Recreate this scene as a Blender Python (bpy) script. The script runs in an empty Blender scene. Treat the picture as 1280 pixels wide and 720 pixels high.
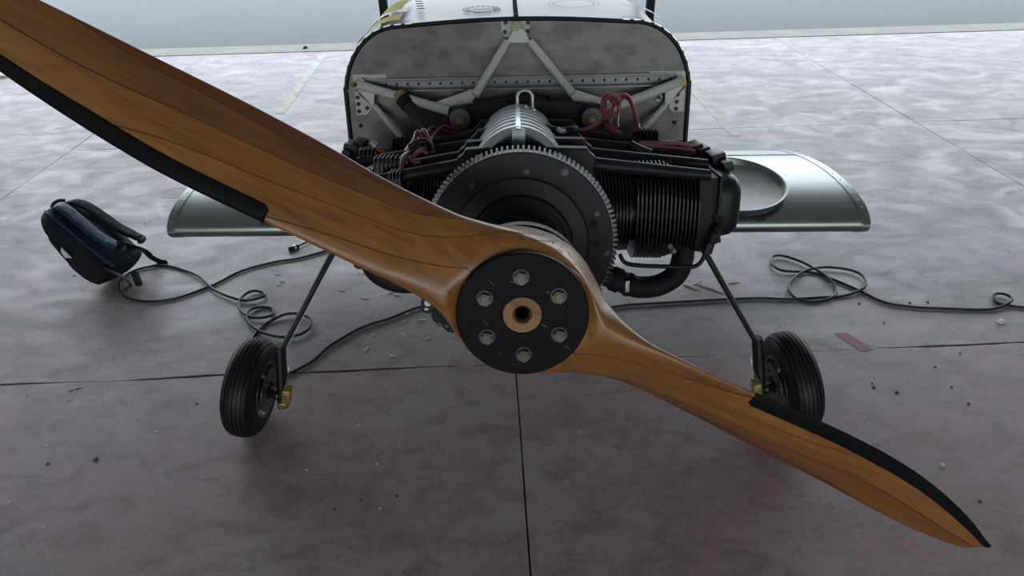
import bpy, bmesh, math, random
from math import sin, cos, pi, radians, atan2, hypot, sqrt
from mathutils import Vector, Matrix, noise
random.seed(7)
V = Vector
SC = bpy.context.scene
COL = SC.collection

# ------------------------------------------------------------------ camera
CP = V((0, 0, 1.66)); PITCH = radians(32); ROLL = 0.024; FPX = 853.0
Fw = V((0, cos(PITCH), -sin(PITCH))); R0 = V((1, 0, 0)); U0 = R0.cross(Fw)
CR = R0 * cos(ROLL) - U0 * sin(ROLL); CU = R0 * sin(ROLL) + U0 * cos(ROLL)
cam = bpy.data.cameras.new('camera'); camo = bpy.data.objects.new('camera', cam); COL.objects.link(camo)
m = Matrix.Identity(4)
for i, c in enumerate((CR, CU, -Fw)):
    for j in range(3): m[j][i] = c[j]
m.translation = CP
camo.matrix_world = m
cam.sensor_width = 36; cam.lens = 36 * FPX / 1280; cam.clip_start = .02; cam.clip_end = 500
SC.camera = camo

# ------------------------------------------------------------------ world, light, exposure
w = bpy.data.worlds.new('sky'); SC.world = w; w.use_nodes = True
nt = w.node_tree; bg = nt.nodes['Background']
tc = nt.nodes.new('ShaderNodeTexCoord'); sx = nt.nodes.new('ShaderNodeSeparateXYZ')
cr = nt.nodes.new('ShaderNodeValToRGB')
nt.links.new(tc.outputs['Generated'], sx.inputs[0]); nt.links.new(sx.outputs[2], cr.inputs[0])
cr.color_ramp.elements[0].position = 0.0; cr.color_ramp.elements[0].color = (.86, .90, .92, 1)
cr.color_ramp.elements[1].position = .7; cr.color_ramp.elements[1].color = (.74, .86, 1.0, 1)
nt.links.new(cr.outputs[0], bg.inputs[0]); bg.inputs[1].default_value = 1.0
SC.view_settings.view_transform = 'Standard'; SC.view_settings.look = 'None'
SC.view_settings.gamma = 1; SC.view_settings.use_curve_mapping = False
SC.view_settings.exposure = 1.92

# ------------------------------------------------------------------ layout helpers
def ray(x, y):
    return Fw * FPX + CR * (x - 640) - CU * (y - 360)
def hit(x, y, O, N):
    d = ray(x, y); t = (O - CP).dot(N) / d.dot(N); return CP + d * t
def G(x, y, z=0.0): return hit(x, y, V((0, 0, z)), V((0, 0, 1)))
TH = radians(10)
AX = V((.012, cos(TH), -sin(TH))).normalized()          # aircraft axis, pointing aft
RT = AX.cross(V((0, 0, 1))).normalized(); UP = RT.cross(AX)
O0 = V((.0129, .75, 1.147))
MA = Matrix((( RT.x, AX.x, UP.x, O0.x), (RT.y, AX.y, UP.y, O0.y), (RT.z, AX.z, UP.z, O0.z), (0, 0, 0, 1)))
def A(u, s, v): return O0 + RT * u + AX * s + UP * v
def L2(x, y, s):                                         # aircraft coordinates of a sight line at station s
    P = hit(x, y, O0 + AX * s, AX) - O0
    return (P.dot(RT), s, P.dot(UP))

# ------------------------------------------------------------------ materials
def mat(name, col, rough=.5, metal=0.0, coat=0.0, spec=.5, n=None, bump=None, sheen=0):
    """n=(scale, amount, colour2) noise mixing; bump=(scale,strength)"""
    M = bpy.data.materials.new(name); M.use_nodes = True
    t = M.node_tree; b = t.nodes['Principled BSDF']
    b.inputs['Base Color'].default_value = (*col, 1); b.inputs['Roughness'].default_value = rough
    b.inputs['Metallic'].default_value = metal; b.inputs['Coat Weight'].default_value = coat
    b.inputs['Coat Roughness'].default_value = .12
    b.inputs['Specular IOR Level'].default_value = spec
    if sheen: b.inputs['Sheen Weight'].default_value = sheen
    tcn = t.nodes.new('ShaderNodeTexCoord')
    if n:
        sc, c2 = n[0], n[1]; st = n[2] if len(n) > 2 else (1, 1, 1)
        mp = t.nodes.new('ShaderNodeMapping'); mp.inputs['Scale'].default_value = st
        t.links.new(tcn.outputs['Object'], mp.inputs[0])
        nz = t.nodes.new('ShaderNodeTexNoise'); nz.inputs['Scale'].default_value = sc; nz.inputs['Detail'].default_value = 6
        t.links.new(mp.outputs[0], nz.inputs['Vector'])
        rp = t.nodes.new('ShaderNodeValToRGB'); rp.color_ramp.elements[0].position = .35; rp.color_ramp.elements[1].position = .65
        rp.color_ramp.elements[0].color = (*col, 1); rp.color_ramp.elements[1].color = (*c2, 1)
        t.links.new(nz.outputs[0], rp.inputs[0]); t.links.new(rp.outputs[0], b.inputs['Base Color'])
    if bump:
        nb = t.nodes.new('ShaderNodeTexNoise'); nb.inputs['Scale'].default_value = bump[0]; nb.inputs['Detail'].default_value = 4
        t.links.new(tcn.outputs['Object'], nb.inputs['Vector'])
        bp = t.nodes.new('ShaderNodeBump'); bp.inputs['Strength'].default_value = bump[1]; bp.inputs['Distance'].default_value = .01
        t.links.new(nb.outputs[0], bp.inputs['Height']); t.links.new(bp.outputs[0], b.inputs['Normal'])
    return M

M_black = mat('black_enamel', (.008, .009, .010), .38, 0, 0, .25, n=(30, (.012, .013, .014)))
M_blackm = mat('black_matte', (.008, .009, .010), .55, 0, 0, .25, bump=(120, .15))
M_fin = mat('black_cylinder_fins', (.006, .007, .009), .32, 0, 0, .4)
M_case = mat('blue_black_casting', (.011, .0135, .017), .45, .1, 0, .28, n=(25, (.007, .009, .011)))
M_plate = mat('anodised_plate', (.004, .005, .006), .5, 0, 0, .12, bump=(260, .03))
M_steel = mat('steel', (.45, .45, .44), .3, 1)
M_bolt = mat('plated_bolt', (.15, .145, .115), .36, 1, n=(200, (.10, .095, .075)))
M_washer = mat('washer_dark', (.07, .07, .065), .4, .8)
M_teeth = mat('gear_tooth_steel', (.12, .12, .12), .32, .9)
M_gold = mat('gold_caliper', (.52, .40, .12), .35, .9)
M_brass = mat('brass_nut', (.35, .26, .10), .4, .9, n=(180, (.15, .10, .04)))
M_silver = mat('silver_alloy', (.62, .66, .68), .34, .9)
M_rubber = mat('tyre_rubber', (.007, .007, .0075), .5, 0, 0, .3, bump=(90, .06))
M_hose = mat('rubber_hose', (.012, .013, .018), .45)
M_grey = mat('grey_paint', (.58, .61, .55), .35, .0, n=(14, (.53, .57, .51)))
M_gusset = mat('gusset_plate', (.40, .40, .36), .45, .3, n=(60, (.34, .34, .30)))
M_red = mat('red_lead', (.16, .022, .030), .35, 0, .3)
M_alu = mat('brushed_aluminium', (.30, .325, .31), .32, .95, n=(7, (.26, .285, .27), (.6, 6, 6)))
M_alud = mat('aluminium_tape', (.13, .13, .12), .35, .8)
M_deck = mat('polished_deck', (.36, .45, .48), .36, 0, 0, .15, n=(9, (.31, .40, .44)))
M_tray = mat('tray_metal', (.22, .215, .20), .42, .6, n=(16, (.27, .265, .25)))
M_trayrim = mat('tray_rim', (.20, .22, .21), .3, .85)
M_cord = mat('cord_sheath', (.010, .014, .014), .42, spec=.3)
M_yel = mat('painted_reflection', (.62, .56, .09), .6, spec=.1)
M_bfab = mat('navy_fabric', (.004, .005, .007), .75, n=(11, (.006, .012, .024)), bump=(30, .6), spec=.2)
M_bblue = mat('blue_fabric', (.008, .018, .034), .6, n=(14, (.016, .042, .080), (1, 1, 3)), bump=(45, .6), spec=.25)
M_mesh = mat('mesh_fabric', (.005, .005, .006), .85, bump=(700, .9))
M_white = mat('white_tag', (.6, .62, .62), .5)
M_wchip = mat('wood_chip', (.62, .58, .50), .7, n=(60, (.5, .45, .36)))
M_redtape = mat('red_tape', (.30, .08, .11), .6, n=(30, (.22, .12, .14)))
M_ink = mat('dark_ink', (.010, .013, .016), .7, spec=.1)
M_dark = mat('cavity', (.004, .004, .004), .8)

def wood_mat():
    M = bpy.data.materials.new('laminated_varnished_wood'); M.use_nodes = True
    t = M.node_tree; b = t.nodes['Principled BSDF']; N = t.nodes.new; K = t.links.new
    b.inputs['Roughness'].default_value = .38; b.inputs['Coat Weight'].default_value = .35; b.inputs['Coat Roughness'].default_value = .25
    tcn = N('ShaderNodeTexCoord')
    def dot(v):
        d = N('ShaderNodeVectorMath'); d.operation = 'DOT_PRODUCT'; d.inputs[1].default_value = v
        K(tcn.outputs['Object'], d.inputs[0]); return d.outputs['Value']
    def math_(op, a, bv=None):
        q = N('ShaderNodeMath'); q.operation = op
        for i, z in enumerate((a, bv)):
            if z is None: continue
            if isinstance(z, (int, float)): q.inputs[i].default_value = z
            else: K(z, q.inputs[i])
        return q.outputs[0]
    de, dn, da = dot(PE), dot(PN), dot(AX)
    # grain
    cx = N('ShaderNodeCombineXYZ'); K(math_('MULTIPLY', de, 4.0), cx.inputs[0]); K(math_('MULTIPLY', dn, 55.0), cx.inputs[1]); K(math_('MULTIPLY', da, 55.0), cx.inputs[2])
    g = N('ShaderNodeTexNoise'); g.inputs['Scale'].default_value = 1.6; g.inputs['Detail'].default_value = 7; g.inputs['Distortion'].default_value = .8; K(cx.outputs[0], g.inputs['Vector'])
    lay = math_('ADD', math_('DIVIDE', da, .0215), 40.953)
    fl = math_('FLOOR', lay); fr = math_('FRACT', lay)
    wn = N('ShaderNodeTexWhiteNoise'); wn.noise_dimensions = '1D'; K(fl, wn.inputs['W'])
    big = N('ShaderNodeTexNoise'); big.inputs['Scale'].default_value = 3.0; big.inputs['Detail'].default_value = 3
    cb = N('ShaderNodeCombineXYZ'); K(math_('MULTIPLY', de, 1.0), cb.inputs[0]); K(math_('MULTIPLY', dn, 5.0), cb.inputs[1]); K(fl, cb.inputs[2]); K(cb.outputs[0], big.inputs['Vector'])
    f = math_('ADD', math_('ADD', math_('MULTIPLY', g.outputs[0], .55), math_('MULTIPLY', wn.outputs[0], .35)), math_('MULTIPLY', big.outputs[0], .35))
    rp = N('ShaderNodeValToRGB'); e = rp.color_ramp.elements
    e[0].position = .32; e[0].color = (.140, .050, .010, 1); e[1].position = .85; e[1].color = (.43, .205, .036, 1)
    mid = e.new(.58); mid.color = (.28, .120, .020, 1)
    K(f, rp.inputs[0])
    # glue line
    d2 = math_('ABSOLUTE', math_('SUBTRACT', fr, .5))
    ln = math_('GREATER_THAN', d2, .484)
    mx = N('ShaderNodeMix'); mx.data_type = 'RGBA'; K(ln, mx.inputs[0]); K(rp.outputs[0], mx.inputs[6]); mx.inputs[7].default_value = (.05, .016, .006, 1)
    # the rear laminations are a darker, redder timber than the front ones
    k = N('ShaderNodeMath'); k.operation = 'MULTIPLY'; k.use_clamp = True; K(math_('SUBTRACT', fl, 40.0), k.inputs[0]); k.inputs[1].default_value = .5
    m2 = N('ShaderNodeMix'); m2.data_type = 'RGBA'; m2.blend_type = 'MULTIPLY'; K(k.outputs[0], m2.inputs[0]); K(mx.outputs[2], m2.inputs[6]); m2.inputs[7].default_value = (.42, .27, .36, 1)
    K(m2.outputs[2], b.inputs['Base Color'])
    bp = N('ShaderNodeBump'); bp.inputs['Strength'].default_value = .05; bp.inputs['Distance'].default_value = .002
    K(g.outputs[0], bp.inputs['Height']); K(bp.outputs[0], b.inputs['Normal'])
    return M

def floor_mat():
    M = bpy.data.materials.new('painted_concrete'); M.use_nodes = True
    t = M.node_tree; b = t.nodes['Principled BSDF']; N = t.nodes.new; K = t.links.new
    gm = N('ShaderNodeNewGeometry'); at = N('ShaderNodeAttribute'); at.attribute_type = 'OBJECT'; at.attribute_name = 'tint'
    def noi(sc, det, dist=0, vec=None, st=None):
        n = N('ShaderNodeTexNoise'); n.inputs['Scale'].default_value = sc; n.inputs['Detail'].default_value = det; n.inputs['Distortion'].default_value = dist
        if st:
            mp = N('ShaderNodeMapping'); mp.inputs['Scale'].default_value = st; K(gm.outputs['Position'], mp.inputs[0]); K(mp.outputs[0], n.inputs['Vector'])
        else: K(gm.outputs['Position'], n.inputs['Vector'])
        return n.outputs[0]
    def ramp(f, stops):
        r = N('ShaderNodeValToRGB'); e = r.color_ramp.elements
        e[0].position, e[0].color = stops[0][0], (*stops[0][1], 1); e[1].position, e[1].color = stops[-1][0], (*stops[-1][1], 1)
        for p_, c_ in stops[1:-1]:
            q = e.new(p_); q.color = (*c_, 1)
        K(f, r.inputs[0]); return r.outputs[0]
    def mix(f, a, c, bt='MIX'):
        q = N('ShaderNodeMix'); q.data_type = 'RGBA'; q.blend_type = bt
        if isinstance(f, float): q.inputs[0].default_value = f
        else: K(f, q.inputs[0])
        for i, z in ((6, a), (7, c)):
            if isinstance(z, tuple): q.inputs[i].default_value = (*z, 1)
            else: K(z, q.inputs[i])
        return q.outputs[2]
    n1 = noi(1.1, 8, .4)
    grey = ramp(n1, [(.35, (.255, .240, .243)), (.65, (.305, .292, .296))])
    pink = ramp(n1, [(.35, (.275, .190, .203)), (.65, (.288, .226, .233))])
    base = mix(at.outputs['Fac'], grey, pink)
    n2 = noi(3.2, 9, 1.2, st=(1, 1.6, 1))
    worn = ramp(n2, [(.48, (0, 0, 0)), (.66, (1, 1, 1))])
    wf = N('ShaderNodeMath'); wf.operation = 'MULTIPLY'; wm = N('ShaderNodeMapRange'); K(at.outputs['Fac'], wm.inputs[0]); wm.inputs[3].default_value = 1.0; wm.inputs[4].default_value = .35; K(worn, wf.inputs[0]); K(wm.outputs[0], wf.inputs[1])
    base = mix(wf.outputs[0], base, (.29, .282, .280))
    n3 = noi(7.5, 12, .9, st=(1, 1.5, 1))
    dirt = ramp(n3, [(.30, (.72, .72, .72)), (.52, (1, 1, 1)), (.72, (1.06, 1.06, 1.06))])
    base = mix(1.0, base, dirt, 'MULTIPLY')
    n4 = noi(1.8, 4, 0)
    sp = ramp(n4, [(.62, (1, 1, 1)), (.75, (.86, .84, .84))])
    base = mix(1.0, base, sp, 'MULTIPLY')
    n5 = noi(60, 3)
    sp5 = ramp(n5, [(.30, (.86, .86, .86)), (.5, (1, 1, 1)), (.72, (1.1, 1.1, 1.1))])
    base = mix(1.0, base, sp5, 'MULTIPLY')
    vo = N('ShaderNodeTexVoronoi'); vo.inputs['Scale'].default_value = 3.4; K(gm.outputs['Position'], vo.inputs['Vector'])
    spot = ramp(vo.outputs['Distance'], [(.035, (1, 1, 1)), (.06, (0, 0, 0))])
    base = mix(spot, base, (.33, .325, .32))
    for sc_, th_, cc_ in ((17, .045, (.5, .48, .44)), (23, .05, (.08, .07, .065))):
        v2 = N('ShaderNodeTexVoronoi'); v2.inputs['Scale'].default_value = sc_; K(gm.outputs['Position'], v2.inputs['Vector'])
        pick = N('ShaderNodeSeparateColor'); K(v2.outputs['Color'], pick.inputs[0])
        l1 = N('ShaderNodeMath'); l1.operation = 'LESS_THAN'; K(v2.outputs['Distance'], l1.inputs[0]); l1.inputs[1].default_value = th_
        l2 = N('ShaderNodeMath'); l2.operation = 'LESS_THAN'; K(pick.outputs[0], l2.inputs[0]); l2.inputs[1].default_value = .16
        l3 = N('ShaderNodeMath'); l3.operation = 'MULTIPLY'; K(l1.outputs[0], l3.inputs[0]); K(l2.outputs[0], l3.inputs[1])
        base = mix(l3.outputs[0], base, cc_)
    K(base, b.inputs['Base Color'])
    rr = N('ShaderNodeMapRange'); K(n2, rr.inputs[0]); rr.inputs[1].default_value = .3; rr.inputs[2].default_value = .7; rr.inputs[3].default_value = .36; rr.inputs[4].default_value = .62
    K(rr.outputs[0], b.inputs['Roughness']); b.inputs['Specular IOR Level'].default_value = .5
    bp = N('ShaderNodeBump'); bp.inputs['Strength'].default_value = .25; bp.inputs['Distance'].default_value = .004
    K(n3, bp.inputs['Height']); K(bp.outputs[0], b.inputs['Normal'])
    return M
M_floor = floor_mat()
M_joint = mat('joint_filler', (.02, .02, .02), .9)
M_asph = mat('asphalt', (.105, .112, .108), .85, n=(90, (.16, .168, .163)), bump=(160, .5))
M_kerb = mat('kerb_concrete', (.27, .26, .22), .8, n=(6, (.23, .22, .19)))
M_paint = mat('worn_line_paint', (.55, .52, .40), .7, n=(9, (.36, .35, .33)))
M_wall = mat('hangar_wall', (.68, .67, .64), .8, n=(2, (.62, .61, .58)))
M_ceil = mat('hangar_roof', (.62, .62, .60), .8)

# ------------------------------------------------------------------ mesh builder
WP = {}
class MB:
    def __init__(s, local=False): s.b = bmesh.new(); s.T = MA if local else Matrix.Identity(4); s.ms = []
    def face(s, vs):
        try: s.b.faces.new(vs)
        except ValueError: pass
    def v(s, p): return s.b.verts.new(s.T @ V(p))
    def grid(s, rows, cu=False, cv=False, cap=False):
        R = [[s.v(p) for p in r] for r in rows]; n = len(R); k = len(R[0])
        for i in range(n if cu else n - 1):
            for j in range(k if cv else k - 1):
                s.face((R[i][j], R[i][(j + 1) % k], R[(i + 1) % n][(j + 1) % k], R[(i + 1) % n][j]))
        if cap: s.face(R[0][::-1]); s.face(R[-1])
        return s
    def box(s, c, h, rot=None, bev=0.0):
        M_ = Matrix.Translation(V(c)) @ (rot.to_4x4() if rot else Matrix.Identity(4)) @ Matrix.Diagonal((*[2 * q for q in h], 1))
        r = bmesh.ops.create_cube(s.b, size=1, matrix=s.T @ M_)
        if bev:
            es = list({e for v in r['verts'] for e in v.link_edges})
            bmesh.ops.bevel(s.b, geom=es, offset=bev, segments=2, affect='EDGES', profile=.6)
        return s
    def prism(s, pts, off, bev=0):
        """pts: 3D polygon, off: extrusion vector"""
        a = [s.v(p) for p in pts]; bb = [s.v(V(p) + V(off)) for p in pts]; n = len(a)
        s.face(a); s.face(bb[::-1])
        for i in range(n): s.face((a[i], bb[i], bb[(i + 1) % n], a[(i + 1) % n]))
        return s
    def lathe(s, prof, c=(0, 0, 0), ax=(0, 1, 0), n=32, ang=(0, 2 * pi), close=False, caps=False):
        ax = V(ax).normalized(); a = ax.orthogonal().normalized(); bb = ax.cross(a); c = V(c)
        full = abs(ang[1] - ang[0] - 2 * pi) < 1e-6
        k = n if full else n + 1
        rows = []
        for i in range(k):
            t = ang[0] + (ang[1] - ang[0]) * i / n
            rows.append([c + (a * cos(t) + bb * sin(t)) * r + ax * z for r, z in prof])
        s.grid(rows, cu=full, cv=close)
        return s
    def cyl(s, p, q, r, n=16, r2=None, cap=True):
        p, q = V(p), V(q); r2 = r if r2 is None else r2
        ax = (q - p).normalized(); a = ax.orthogonal().normalized(); bb = ax.cross(a)
        ra = [[p + (a * cos(2 * pi * i / n) + bb * sin(2 * pi * i / n)) * r for i in range(n)],
              [q + (a * cos(2 * pi * i / n) + bb * sin(2 * pi * i / n)) * r2 for i in range(n)]]
        s.grid(ra, cv=True, cap=cap); return s
    def hexa(s, p, q, r): return s.cyl(p, q, r, n=6)
    def tube(s, pts, r, n=10, sub=6, flat=1.0, rs=None):
        P = [V(p) for p in pts]
        if sub > 1 and len(P) > 2:
            Q = []
            for i in range(len(P) - 1):
                p0 = P[max(i - 1, 0)]; p1 = P[i]; p2 = P[i + 1]; p3 = P[min(i + 2, len(P) - 1)]
                for k in range(sub):
                    t = k / sub
                    Q.append(.5 * ((2 * p1) + (p2 - p0) * t + (2 * p0 - 5 * p1 + 4 * p2 - p3) * t * t + (3 * p1 - p0 - 3 * p2 + p3) * t ** 3))
            Q.append(P[-1]); P = Q
        up = None; rows = []
        for i, p in enumerate(P):
            d = (P[min(i + 1, len(P) - 1)] - P[max(i - 1, 0)])
            if d.length < 1e-9: d = V((1, 0, 0))
            d.normalize()
            if up is None: up = V((0, 0, 1)) if abs(d.z) < .9 else V((1, 0, 0))
            sd = d.cross(up).normalized(); up = sd.cross(d).normalized()
            rr = r if rs is None else r * rs(i / (len(P) - 1))
            rows.append([p + sd * cos(2 * pi * k / n) * rr + up * sin(2 * pi * k / n) * rr * flat for k in range(n)])
        s.grid(rows, cv=True, cap=True); return s
    def sphere(s, c, r, sc=(1, 1, 1), n=16):
        bmesh.ops.create_uvsphere(s.b, u_segments=n, v_segments=n // 2, radius=r, matrix=s.T @ Matrix.Translation(V(c)) @ Matrix.Diagonal((*sc, 1)))
        return s
    def build(s, name, material, parent=None, smooth=40, origin=None, mats=None):
        b = s.b
        bmesh.ops.recalc_face_normals(b, faces=b.faces)
        me = bpy.data.meshes.new(name)
        if origin is None:
            lo = V((1e9,) * 3); hi = V((-1e9,) * 3)
            for v in b.verts:
                for i in range(3): lo[i] = min(lo[i], v.co[i]); hi[i] = max(hi[i], v.co[i])
            origin = (lo + hi) / 2
        origin = V(origin)
        for v in b.verts: v.co -= origin
        if smooth:
            lim = radians(smooth)
            for f in b.faces: f.smooth = True
            for e in b.edges:
                if len(e.link_faces) == 2:
                    e.smooth = e.calc_face_angle(0) < lim
        b.to_mesh(me); b.free()
        o = bpy.data.objects.new(name, me); COL.objects.link(o)
        me.materials.append(material)
        WP[o.name] = origin
        if parent is not None:
            o.parent = parent; o.location = origin - WP[parent.name]
        else: o.location = origin
        return o
def empty(name, loc):
    o = bpy.data.objects.new(name, None); COL.objects.link(o); o.location = loc; WP[o.name] = V(loc); o.empty_display_size = .1; return o
def tag(o, label=None, cat=None, group=None, kind=None):
    if label: o['label'] = label
    if cat: o['category'] = cat
    if group: o['group'] = group
    if kind: o['kind'] = kind
    return o
def lerp(a, b, t): return a + (b - a) * t
def interp(x, xs, ys):
    if x <= xs[0]: return ys[0]
    for i in range(len(xs) - 1):
        if x <= xs[i + 1]:
            t = (x - xs[i]) / (xs[i + 1] - xs[i]); return lerp(ys[i], ys[i + 1], t)
    return ys[-1]
def smooth_interp(x, xs, ys):
    """Catmull-Rom style cubic through the knots"""
    n = len(xs)
    if x <= xs[0]: return ys[0]
    if x >= xs[-1]: return ys[-1]
    i = max(k for k in range(n - 1) if xs[k] <= x)
    def m_(k):
        if k == 0: return (ys[1] - ys[0]) / (xs[1] - xs[0])
        if k == n - 1: return (ys[-1] - ys[-2]) / (xs[-1] - xs[-2])
        return (ys[k + 1] - ys[k - 1]) / (xs[k + 1] - xs[k - 1])
    h = xs[i + 1] - xs[i]; t = (x - xs[i]) / h
    return (2*t**3 - 3*t*t + 1) * ys[i] + (t**3 - 2*t*t + t) * h * m_(i) + (-2*t**3 + 3*t*t) * ys[i+1] + (t**3 - t*t) * h * m_(i+1)

# ================================================================== SETTING
YAW = .028
def FL(x, y, z=0.0): return V((x * cos(YAW) - y * sin(YAW), x * sin(YAW) + y * cos(YAW), z))
XJ = [-12.0, -8.99, -5.97, -2.95, .065, 3.085, 6.1, 9.12, 12.1]
YJ = [-6.0, -3.3, -.6, 2.10, 4.71, 7.51]
floor = MB().prism([FL(-12, -6, -.16), FL(12.1, -6, -.16), FL(12.1, 7.51, -.16), FL(-12, 7.51, -.16)], (0, 0, .145)).build('floor', M_joint, smooth=0)
tag(floor, 'pinkish grey concrete hangar floor cast in large slabs', kind='structure')
GAP = .005
for j in range(len(YJ) - 1):
    for i in range(len(XJ) - 1):
        x0, x1, y0, y1 = XJ[i], XJ[i + 1], YJ[j], YJ[j + 1]
        pts = []
        near = j <= 3 and abs(x0 + 1.5) < 6
        K = 46 if near else 2
        def jit(a, b_, amp): return (noise.noise(V((a * 3.1, b_ * 3.1, 0))) * amp + noise.noise(V((a * 21, b_ * 21, 5))) * amp * .6) if near else 0
        ay = .010 if abs(y0 - 2.1) < .1 or abs(y1 - 2.1) < .1 else .003
        for k in range(K): t = k / K; x = lerp(x0, x1, t); pts.append((x + (GAP if k == 0 else 0), y0 + GAP * .6 + jit(x, y0, ay if abs(y0 - 2.1) < .1 else .003)))
        for k in range(K): t = k / K; y = lerp(y0, y1, t); pts.append((x1 - GAP * .5 + jit(x1, y, .0015), y))
        for k in range(K): t = k / K; x = lerp(x1, x0, t); pts.append((x, y1 - GAP * .6 + jit(x, y1 + .3, ay if abs(y1 - 2.1) < .1 else .003)))
        for k in range(K): t = k / K; y = lerp(y1, y0, t); pts.append((x0 + GAP * .5 + jit(x0 + .3, y, .0015), y))
        sl = MB().prism([FL(a, b_, -.015) for a, b_ in pts], (0, 0, .015)).build('slab', M_floor, floor, smooth=0)
        sl['tint'] = float((.85 if j <= 2 else .45) + random.uniform(-.08, .08))
# painted lines and marks lying on the slabs
def flatpoly(name, pts, m_, par, z=.0012, th=.0012):
    return MB().prism([V((p[0], p[1], .0)) for p in pts], (0, 0, th + z)).build(name, m_, par, smooth=0)
def strip(a, b_, wd):
    d = (b_ - a); n_ = V((-d.y, d.x, 0)).normalized() * wd / 2
    return [a - n_, b_ - n_, b_ + n_, a + n_]
flatpoly('painted_line', strip(G(403, 70), G(350, 142), .07), M_paint, floor)
flatpoly('painted_line', strip(G(855, 100), G(920, 170), .07), M_paint, floor)
# kerb and road
kerb = MB().prism([FL(-12, 7.515, -.16), FL(12.1, 7.515, -.16), FL(12.1, 7.86, -.16), FL(-12, 7.86, -.16)], (0, 0, .165)).build('trim_1', M_kerb, smooth=0)
tag(kerb, 'pale concrete kerb strip between the hangar floor and the asphalt', kind='structure')
tag(MB().prism([FL(-40, -60, -.16), FL(40, -60, -.16), FL(40, -6.2, -.16), FL(-40, -6.2, -.16)], (0, 0, .15)).build('ground', M_asph, smooth=0), 'asphalt yard behind the hangar', kind='structure')
road = MB().prism([FL(-40, 7.865, -.16), FL(40, 7.865, -.16), FL(40, 60, -.16), FL(-40, 60, -.16)], (0, 0, .15)).build('ground', M_asph, smooth=0)
tag(road, 'grey asphalt apron outside the hangar', kind='structure')
flatp = MB().prism([p + V((0, 0, -.010)) for p in strip(G(120, -4), G(330, -7), .10)], (0, 0, .0025)).build('painted_line', M_paint, road, smooth=0)
# hangar shell: roof over the camera, open towards the apron
DOOR = 7.4; HH = 3.9
for nm, pts, off, mt in (
    ('wall_left', [FL(-12, -6), FL(-12, DOOR), FL(-12, DOOR, HH), FL(-12, -6, HH)], (-.2, 0, 0), M_wall),
    ('wall_right', [FL(12.1, -6), FL(12.1, DOOR), FL(12.1, DOOR, HH), FL(12.1, -6, HH)], (.2, 0, 0), M_wall),
    # unseen open doorway, added to the rear wall to bring in frontal fill light
    ('wall_back', [FL(-12, -6), FL(-5, -6), FL(-5, -6, 3.0), FL(5, -6, 3.0), FL(5, -6), FL(12.1, -6), FL(12.1, -6, HH), FL(-12, -6, HH)], (0, -.2, 0), M_wall),
    ('ceiling', [FL(-12, -6, HH), FL(12.1, -6, HH), FL(12.1, DOOR, HH), FL(-12, DOOR, HH)], (0, 0, .2), M_ceil)):
    tag(MB().prism(pts, off).build(nm, mt, smooth=0), kind='structure')

# ================================================================== AIRCRAFT
air = empty('light_aircraft', (.03, 2.0, 0))
tag(air, 'light aircraft with uncovered black engine and laminated wooden propeller, standing in the hangar', 'aircraft')

# ---------------------------------------------------------------- propeller
PA = radians(-29.5)
PE = RT * cos(PA) + UP * sin(PA); PN = -RT * sin(PA) + UP * cos(PA)
PC = O0 + AX * .055
RS = [0, .03, .055, .08, .10, .13, .17, .20, .25, .30, .35, .40, .45, .50, .55, .60, .65, .70, .75, .80, .84, .865, .885]
#    leading edge lateral / forward, trailing edge lateral / forward
LEl = [.0975, .093, .083, .067, .055, .046, .0417, .0423, .0433, .0448, .0467, .0485, .0500, .0505, .0490, .0462, .0415, .0345, .0245, .0115, -.002, -.012, -.0185]
LEh = [.0, .008, .018, .028, .035, .042, .0471, .0480, .0465, .0437, .0412, .039, .0362, .0320, .0255, .019, .0135, .0100, .0075, .0055, .004, .003, .002]
TEl = [-.0975, -.0935, -.086, -.0765, -.070, -.0625, -.058, -.0562, -.0556, -.0574, -.059, -.060, -.061, -.061, -.0605, -.0605, -.061, -.0612, -.060, -.0565, -.051, -.0435, -.0225]
TEh = [.0, -.005, -.010, -.014, -.016, -.020, -.028, -.0318, -.0344, -.0385, -.0405, -.0400, -.0375, -.0350, -.0330, -.0300, -.0255, -.0210, -.017, -.0135, -.011, -.008, -.003]
TF = [.046, .046, .045, .041, .034, .026, .019, .0165, .0145, .0135, .0125, .0115, .0105, .0096, .0088, .0082, .0073, .0065, .0057, .005, .0042, .0034, .0018]
TB = [.054, .054, .053, .046, .038, .028, .018, .013, .008, .005, .0035, .003, .003, .003, .003, .0028, .0026, .0024, .0022, .002, .0018, .0015, .001]
EX = [6, 6, 5, 4, 3.2, 2.6, 2.2, 2, 2, 2, 2, 2, 2, 2, 2, 2, 2, 2, 2, 2, 2, 2, 2]
NS = 56
def section(r, off=0.0):
    g = lambda a: smooth_interp(r, RS, a)
    le = V((g(LEl), g(LEh))); te = V((g(TEl), g(TEh)))
    mid = (le + te) / 2; ch = (le - te); hc = ch.length / 2; c = ch.normalized(); nn = V((-c.y, c.x))
    if nn.y < 0: nn = -nn
    tf, tb, ex = g(TF), g(TB), g(EX)
    bl = min(1, max(0, (r - .12) / .12))
    out = []
    for k in range(NS):
        t = 2 * pi * k / NS
        ct, st = cos(t), sin(t)
        X = math.copysign(abs(ct) ** (2 / ex), ct); Y = math.copysign(abs(st) ** (2 / ex), st)
        # airfoil: fullest a third of the chord behind the leading edge
        sk = 1 + .18 * bl * X - .08 * bl * X * X
        th = (tf if Y > 0 else tb) * Y * (sk if Y > 0 else 1)
        P = mid + c * (hc + off) * X + nn * (th + off * Y)
        out.append(P)
    return out
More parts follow.
